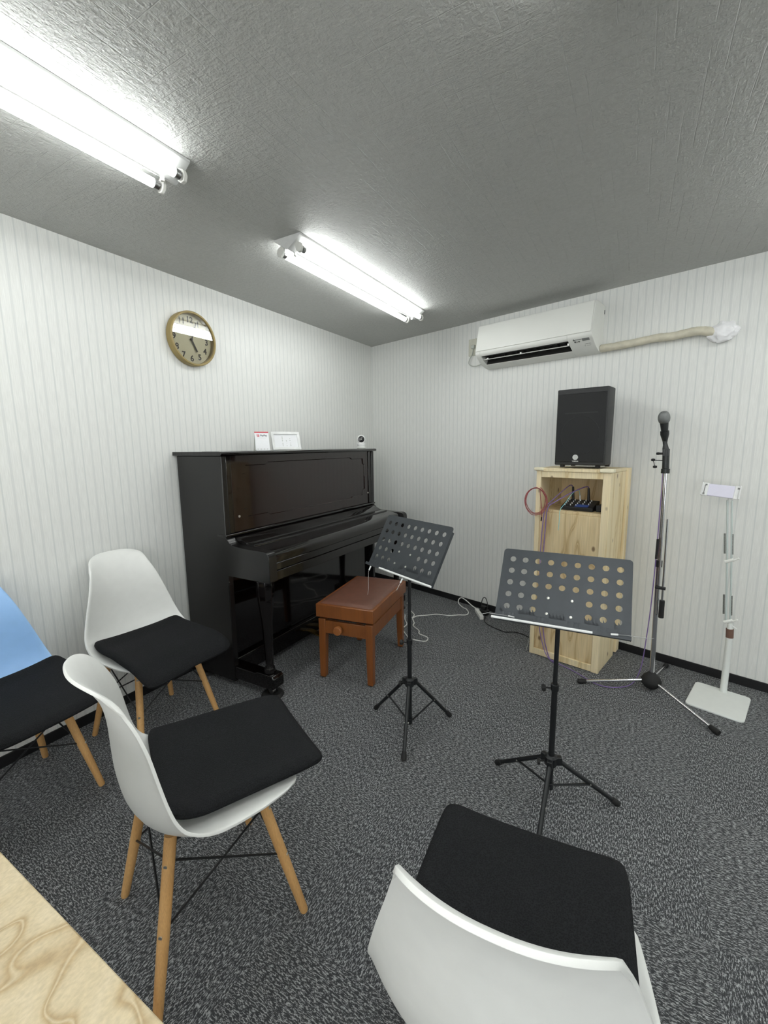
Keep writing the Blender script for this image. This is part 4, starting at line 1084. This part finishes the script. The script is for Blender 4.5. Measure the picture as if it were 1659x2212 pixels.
for (fx, fy) in ((1.9482, -1.1139), (2.5111, -1.2739), (2.3525, -0.7025)):
    d = Vector((fx-2.271, fy+1.007, 0)); L_ = d.length; d.normalize(); a = d*0.040+Vector((0, 0, 0.052)); b = d*L_+Vector((0, 0, 0.013))
    m = MB(); m.cyl(a, b, 0.0068, seg=14); l = m.build('leg', MT['chrome'], ms)
    m = MB(); m.tube([a.lerp(b, 0.90), b.lerp(a, 0.02), b+d*0.012], [0.0100, 0.0135, 0.0120], 14); m.build('rubber_foot', MT['rubber'], l, bevel=0.002)
m = MB(); m.cyl(lm(2.2680, -1.026, 0.418), lm(2.2580, -1.018, 1.122), 0.0052, seg=14); bo = m.build('boom_arm', MT['chrome'], ms)
m = MB(); m.cyl(lm(2.2865, -1.034, 0.405), lm(2.2855, -1.033, 0.495), 0.0120, seg=16); m.build('counterweight', MT['rubber'], bo, bevel=0.002)
m = MB(); m.cyl(lm(2.2855, -1.033, 0.495), lm(2.2795, -1.030, 0.90), 0.0050, seg=12); m.build('boom_tube', MT['chrome'], bo)
m = MB(); m.cyl(lm(2.246, -1.033, 0.70), lm(2.246, -1.033, 0.80), 0.0058, seg=12); m.cyl(lm(2.252, -1.028, 0.556), lm(2.295, -1.036, 0.556), 0.008, seg=10); m.build_each('cable_clip', MT['rubber'], ms, bevel=0.001)
# boom clamp
m = MB(); m.cyl(lm(2.2535, -1.006, 1.118), lm(2.2535, -1.006, 1.140), 0.0185, seg=18); m.cyl(lm(2.2535, -1.006, 1.14), lm(2.249, -1.0055, 1.232), 0.0148, seg=16)
m.box((-0.0345, -0.012, 1.20), (-0.0075, 0.014, 1.235)); m.cyl(lm(2.247, -1.0055, 1.232), lm(2.243, -1.0055, 1.262), 0.0140, 0.0085, seg=14)
m.build('boom_clamp', MT['mic_body'], ms, bevel=0.0015)
m = MB()
for (p, q, r_) in (((2.240, -1.012, 1.212), (2.214, -1.02, 1.212), 0.0075), ((2.244, -1.01, 1.178), (2.198, -1.02, 1.181), 0.0030), ((2.200, -1.02, 1.181), (2.208, -1.02, 1.150), 0.0022)): m.cyl(lm(*p), lm(*q), r_*0.7 if r_ > 0.005 else r_*0.7, seg=8)
for p in ((2.218, -1.019, 1.212), (2.199, -1.02, 1.182), (2.209, -1.02, 1.149)):
    m.lathe([(0.0, -0.007), (0.008, -0.005), (0.009, 0), (0.008, 0.005), (0.0, 0.007)], Matrix.Translation(lm(*p)), 12)
m.build('clamp_knob', MT['rubber'], ms)
m = MB(); ax = (Vector((2.2292, -1.030, 1.375))-Vector((2.2400, -1.006, 1.285))).normalized()
s_ = Vector((1, 0, 0)); s_ = (s_-ax*s_.dot(ax)).normalized(); Mc = frame(lm(2.2400, -1.006, 1.285), s_, ax.cross(s_), ax)
m.lathe([(0.009, -0.022), (0.013, -0.004), (0.0185, 0.018), (0.0185, 0.034), (0.0150, 0.034)], Mc, 20); m.cyl(lm(2.243, -1.0055, 1.255), lm(2.2415, -1.006, 1.270), 0.0095, seg=12)
m.build('mic_clip', MT['mic_body'], ms)
mc = thing('microphone', 'dark microphone with a grey mesh ball, held at the top of the chrome stand', 'microphone', (2.2400, -1.006, 1.285))
Mc = frame((0, 0, 0), s_, ax.cross(s_), ax)
m = MB(); m.lathe([(0.010, -0.020), (0.0115, 0.0), (0.0145, 0.035), (0.0175, 0.068), (0.0180, 0.074)], Mc, 22); m.build('body', MT['mic_body'], mc)
m = MB(); m.lathe([(0.0185, 0.0745), (0.0225, 0.080), (0.0248, 0.090), (0.0252, 0.094), (0.0252, 0.098), (0.0242, 0.108), (0.0200, 0.119), (0.0120, 0.127), (0.0, 0.130)], Mc, 26); m.build('mesh_ball', MT['mic_grey'], mc, smooth=60)

# ------------------------------------------------------------------ tablet stand
TT = -0.2656
tb = thing('tablet_stand', 'white floor stand with a flat base and jointed arm holding an empty tablet clamp', 'tablet stand', (2.4111, -1.0722, 0), TT)
m = MB(); r = 0.022; w_, d_ = 0.2271, 0.2718; poly = []
for cx, cy, a0 in ((w_-r, d_-r, 0), (r, d_-r, 90), (r, r, 180), (w_-r, r, 270)):
    for k in range(6): a = math.radians(a0+k*18); poly.append((cx+r*math.cos(a), cy+r*math.sin(a)))
m.prism(poly, 0.0005, 0.009, 'z'); m.build('base_plate', MT['tablet_white'], tb, bevel=0.002)
Ti = (Matrix.Translation((2.4111, -1.0722, 0)) @ Matrix.Rotation(TT, 4, 'Z')).inverted()
def lt(x, y, z): return Ti @ Vector((x, y, z))
B0 = (2.591, -0.864)
m = MB(); m.cyl(lt(*B0, 0.009), lt(*B0, 0.300), 0.0150, seg=20); m.build('post', MT['tablet_white'], tb)
m = MB(); m.cyl(lt(*B0, 0.300), lt(2.5885, -0.8635, 0.345), 0.0158, seg=20); m.build('clamp_band', MT['brown_band'], tb)['label'] = 'brown band at the top of the post'
m = MB(); m.cyl(lt(2.5885, -0.8635, 0.345), lt(2.586, -0.863, 0.372), 0.0125, 0.010, 16)
m.cyl(lt(2.590, -0.866, 0.365), lt(2.612, -0.874, 0.352), 0.0035, seg=8)
m.build('lower_joint', MT['tablet_white'], tb)
J1 = Vector((2.578, -0.862, 0.385)); J2 = Vector((2.5565, -0.859, 0.692)); J3 = Vector((2.5330, -0.856, 0.985))
sv = Vector((0.96, -0.26, 0))
m = MB()
for (a, b) in ((J1, J2), (J2, J3)):
    for s in (-1, 1): m.cyl(lt(*(a+sv*0.0085*s)), lt(*(b+sv*0.0085*s)), 0.0042, seg=10)
m.build_each('arm_rod', MT['arm_grey'], tb)
m = MB()
for (a, b, k0, k1) in ((J1, J2, 0.10, 0.42), (J2, J3, 0.10, 0.44)):
    for s in (-1.9, 1.3): m.cyl(lt(*(a.lerp(b, k0)+sv*0.0095*s)), lt(*(a.lerp(b, k1)+sv*0.0095*s)), 0.0040, seg=10)
m.build_each('spring', MT['spring'], tb)
m = MB()
for (J, s) in ((J1, -1), (J2, 1)):
    m.cyl(lt(*(J-sv*0.016+Vector((0, 0, -0.012)))), lt(*(J+sv*0.018+Vector((0, 0, 0.006)))), 0.0085, seg=12)
    m.cyl(lt(*(J+sv*0.016)), lt(*(J+sv*0.036+Vector((0, -0.004, 0.016)))), 0.0045, seg=8)
m.build('arm_joint', MT['ac_white'], tb, bevel=0.001)
# holder plate facing the room, slightly turned
hc_ = Vector((2.4935, -0.862, 1.0290)); uu = Vector((0.975, -0.215, -0.085)).normalized(); nv = Vector((-0.25, -0.93, 0.26)); nv = (nv-uu*nv.dot(uu)).normalized(); vv = nv.cross(uu)
Mh = Ti @ frame(hc_, uu, vv, nv)
m = MB(); m.box((-0.058, -0.030, -0.004), (0.062, 0.030, 0.004), Mh); m.build('clamp_body', MT['tablet_violet'], tb, bevel=0.003)
m = MB()
for s, a, b in ((-1, -0.076, -0.050), (1, 0.052, 0.076)):
    m.box((a, -0.032, -0.005), (b, 0.032, 0.006), Mh); e_ = a if s < 0 else b-0.005; m.box((e_, -0.032, 0.006), (e_+0.005, 0.032, 0.022), Mh); m.build('clamp_jaw', MT['cam_white'], tb, bevel=0.002); m = MB()
pass
m = MB()
for (x, y) in ((-0.060, 0.022), (-0.064, -0.022), (0.066, 0.020)): m.box((x-0.004, y-0.004, 0.0062), (x+0.004, y+0.004, 0.0085), Mh)
m.box((-0.0655, -0.020, 0.0062), (-0.0620, 0.020, 0.0075), Mh); m.build_each('jaw_pad', MT['ac_grey'], tb)
m = MB(); m.cyl(lt(*(J3-Vector((0, 0, 0.004)))), lt(2.533, -0.857, 1.012), 0.008, seg=12); m.build('upper_joint', MT['tablet_white'], tb)

# ------------------------------------------------------------------ cords on the floor
zc = 0.0035
pl_ = [(0.60, -0.49), (0.6601, -0.5491), (0.7001, -0.6238), (0.7581, -0.6841), (0.775, -0.745), (0.7887, -0.700), (0.8475, -0.6506), (0.9059, -0.5967), (0.9951, -0.5782), (1.0518, -0.5327), (1.1002, -0.5066), (1.1025, -0.4528), (1.062, -0.39), (1.0300, -0.372)]
pts = [(x, y, zc) for x, y in pl_]+[(0.985, -0.345, 0.020), (0.975, -0.318, 0.042), (1.00, -0.318, 0.060), (1.05, -0.345, 0.052), (1.10, -0.375, 0.035), (1.148, -0.398, 0.022)]
cable('extension_cord', pts, 0.0038, MT['cord_white'], 'white extension cord snaking over the carpet to the white tap by the skirting', 'cord')
cable('white_cord', [(x, y, zc) for x, y in ((0.77, -0.742), (0.8015, -0.7893), (0.826, -0.825), (0.8438, -0.874), (0.9112, -0.9253), (0.9361, -0.9708), (1.0005, -0.9927), (1.0201, -1.0216), (1.0131, -1.060), (0.9216, -1.0674), (0.8695, -1.0317), (0.80, -0.95), (0.79, -0.87), (0.74, -0.80), (0.70, -0.72))],
      0.0036, MT['cord_white'], 'white cord looped on the carpet behind the bench leg', 'cord')
o = MB(); a = Vector((1.148, -0.400, 0)); b = Vector((1.232, -0.535, 0)); d = (b-a); L_ = d.length; d.normalize()
Mt = frame(a, d, (-d.y, d.x, 0), (0, 0, 1)); o.box((0, -0.014, 0.001), (L_, 0.014, 0.030), Mt)
tp = o.build('power_tap', MT['cord_white'], None, bevel=0.004); tag(tp, 'white power tap lying on the carpet by the right wall skirting', 'power strip')
o = MB(); 
for k in (0.70, 0.85): o.box((L_*k-0.003, -0.006, 0.0302), (L_*k+0.001, -0.002, 0.0308), Mt); o.box((L_*k-0.003, 0.003, 0.0302), (L_*k+0.001, 0.007, 0.0308), Mt)
o.build('tap_slots', MT['print_grey'], tp)
o = MB(); Ma = frame((1.215, -0.425, 0.001), (0.95, -0.25, 0.0), (0.25, 0.95, 0.0), (0, 0, 1))
o.box((-0.028, -0.024, 0), (0.032, 0.022, 0.040), Ma); o.box((-0.022, -0.018, 0.040), (0.014, 0.016, 0.066), Ma); ad = o.build('plug_adapter', MT['cord_black'], None, bevel=0.005); tag(ad, 'black plug-in adapter beside the white power tap', 'adapter')
cable('adapter_loop', [(1.195, -0.425, 0.066), (1.192, -0.41, 0.100), (1.205, -0.40, 0.125), (1.222, -0.40, 0.112), (1.236, -0.41, 0.070), (1.236, -0.425, 0.044)], 0.0030, MT['cord_black'], 'short black cable loop standing up from the adapter', 'cord')
cable('black_cord', [(x, y, 0.0035) for x, y in ((1.243, -0.478), (1.262, -0.56), (1.322, -0.6189), (1.4308, -0.6646), (1.4859, -0.640), (1.545, -0.645), (1.628, -0.70))], 0.0032, MT['cord_black'], 'black cord running from the adapter to the pine cabinet', 'cord')
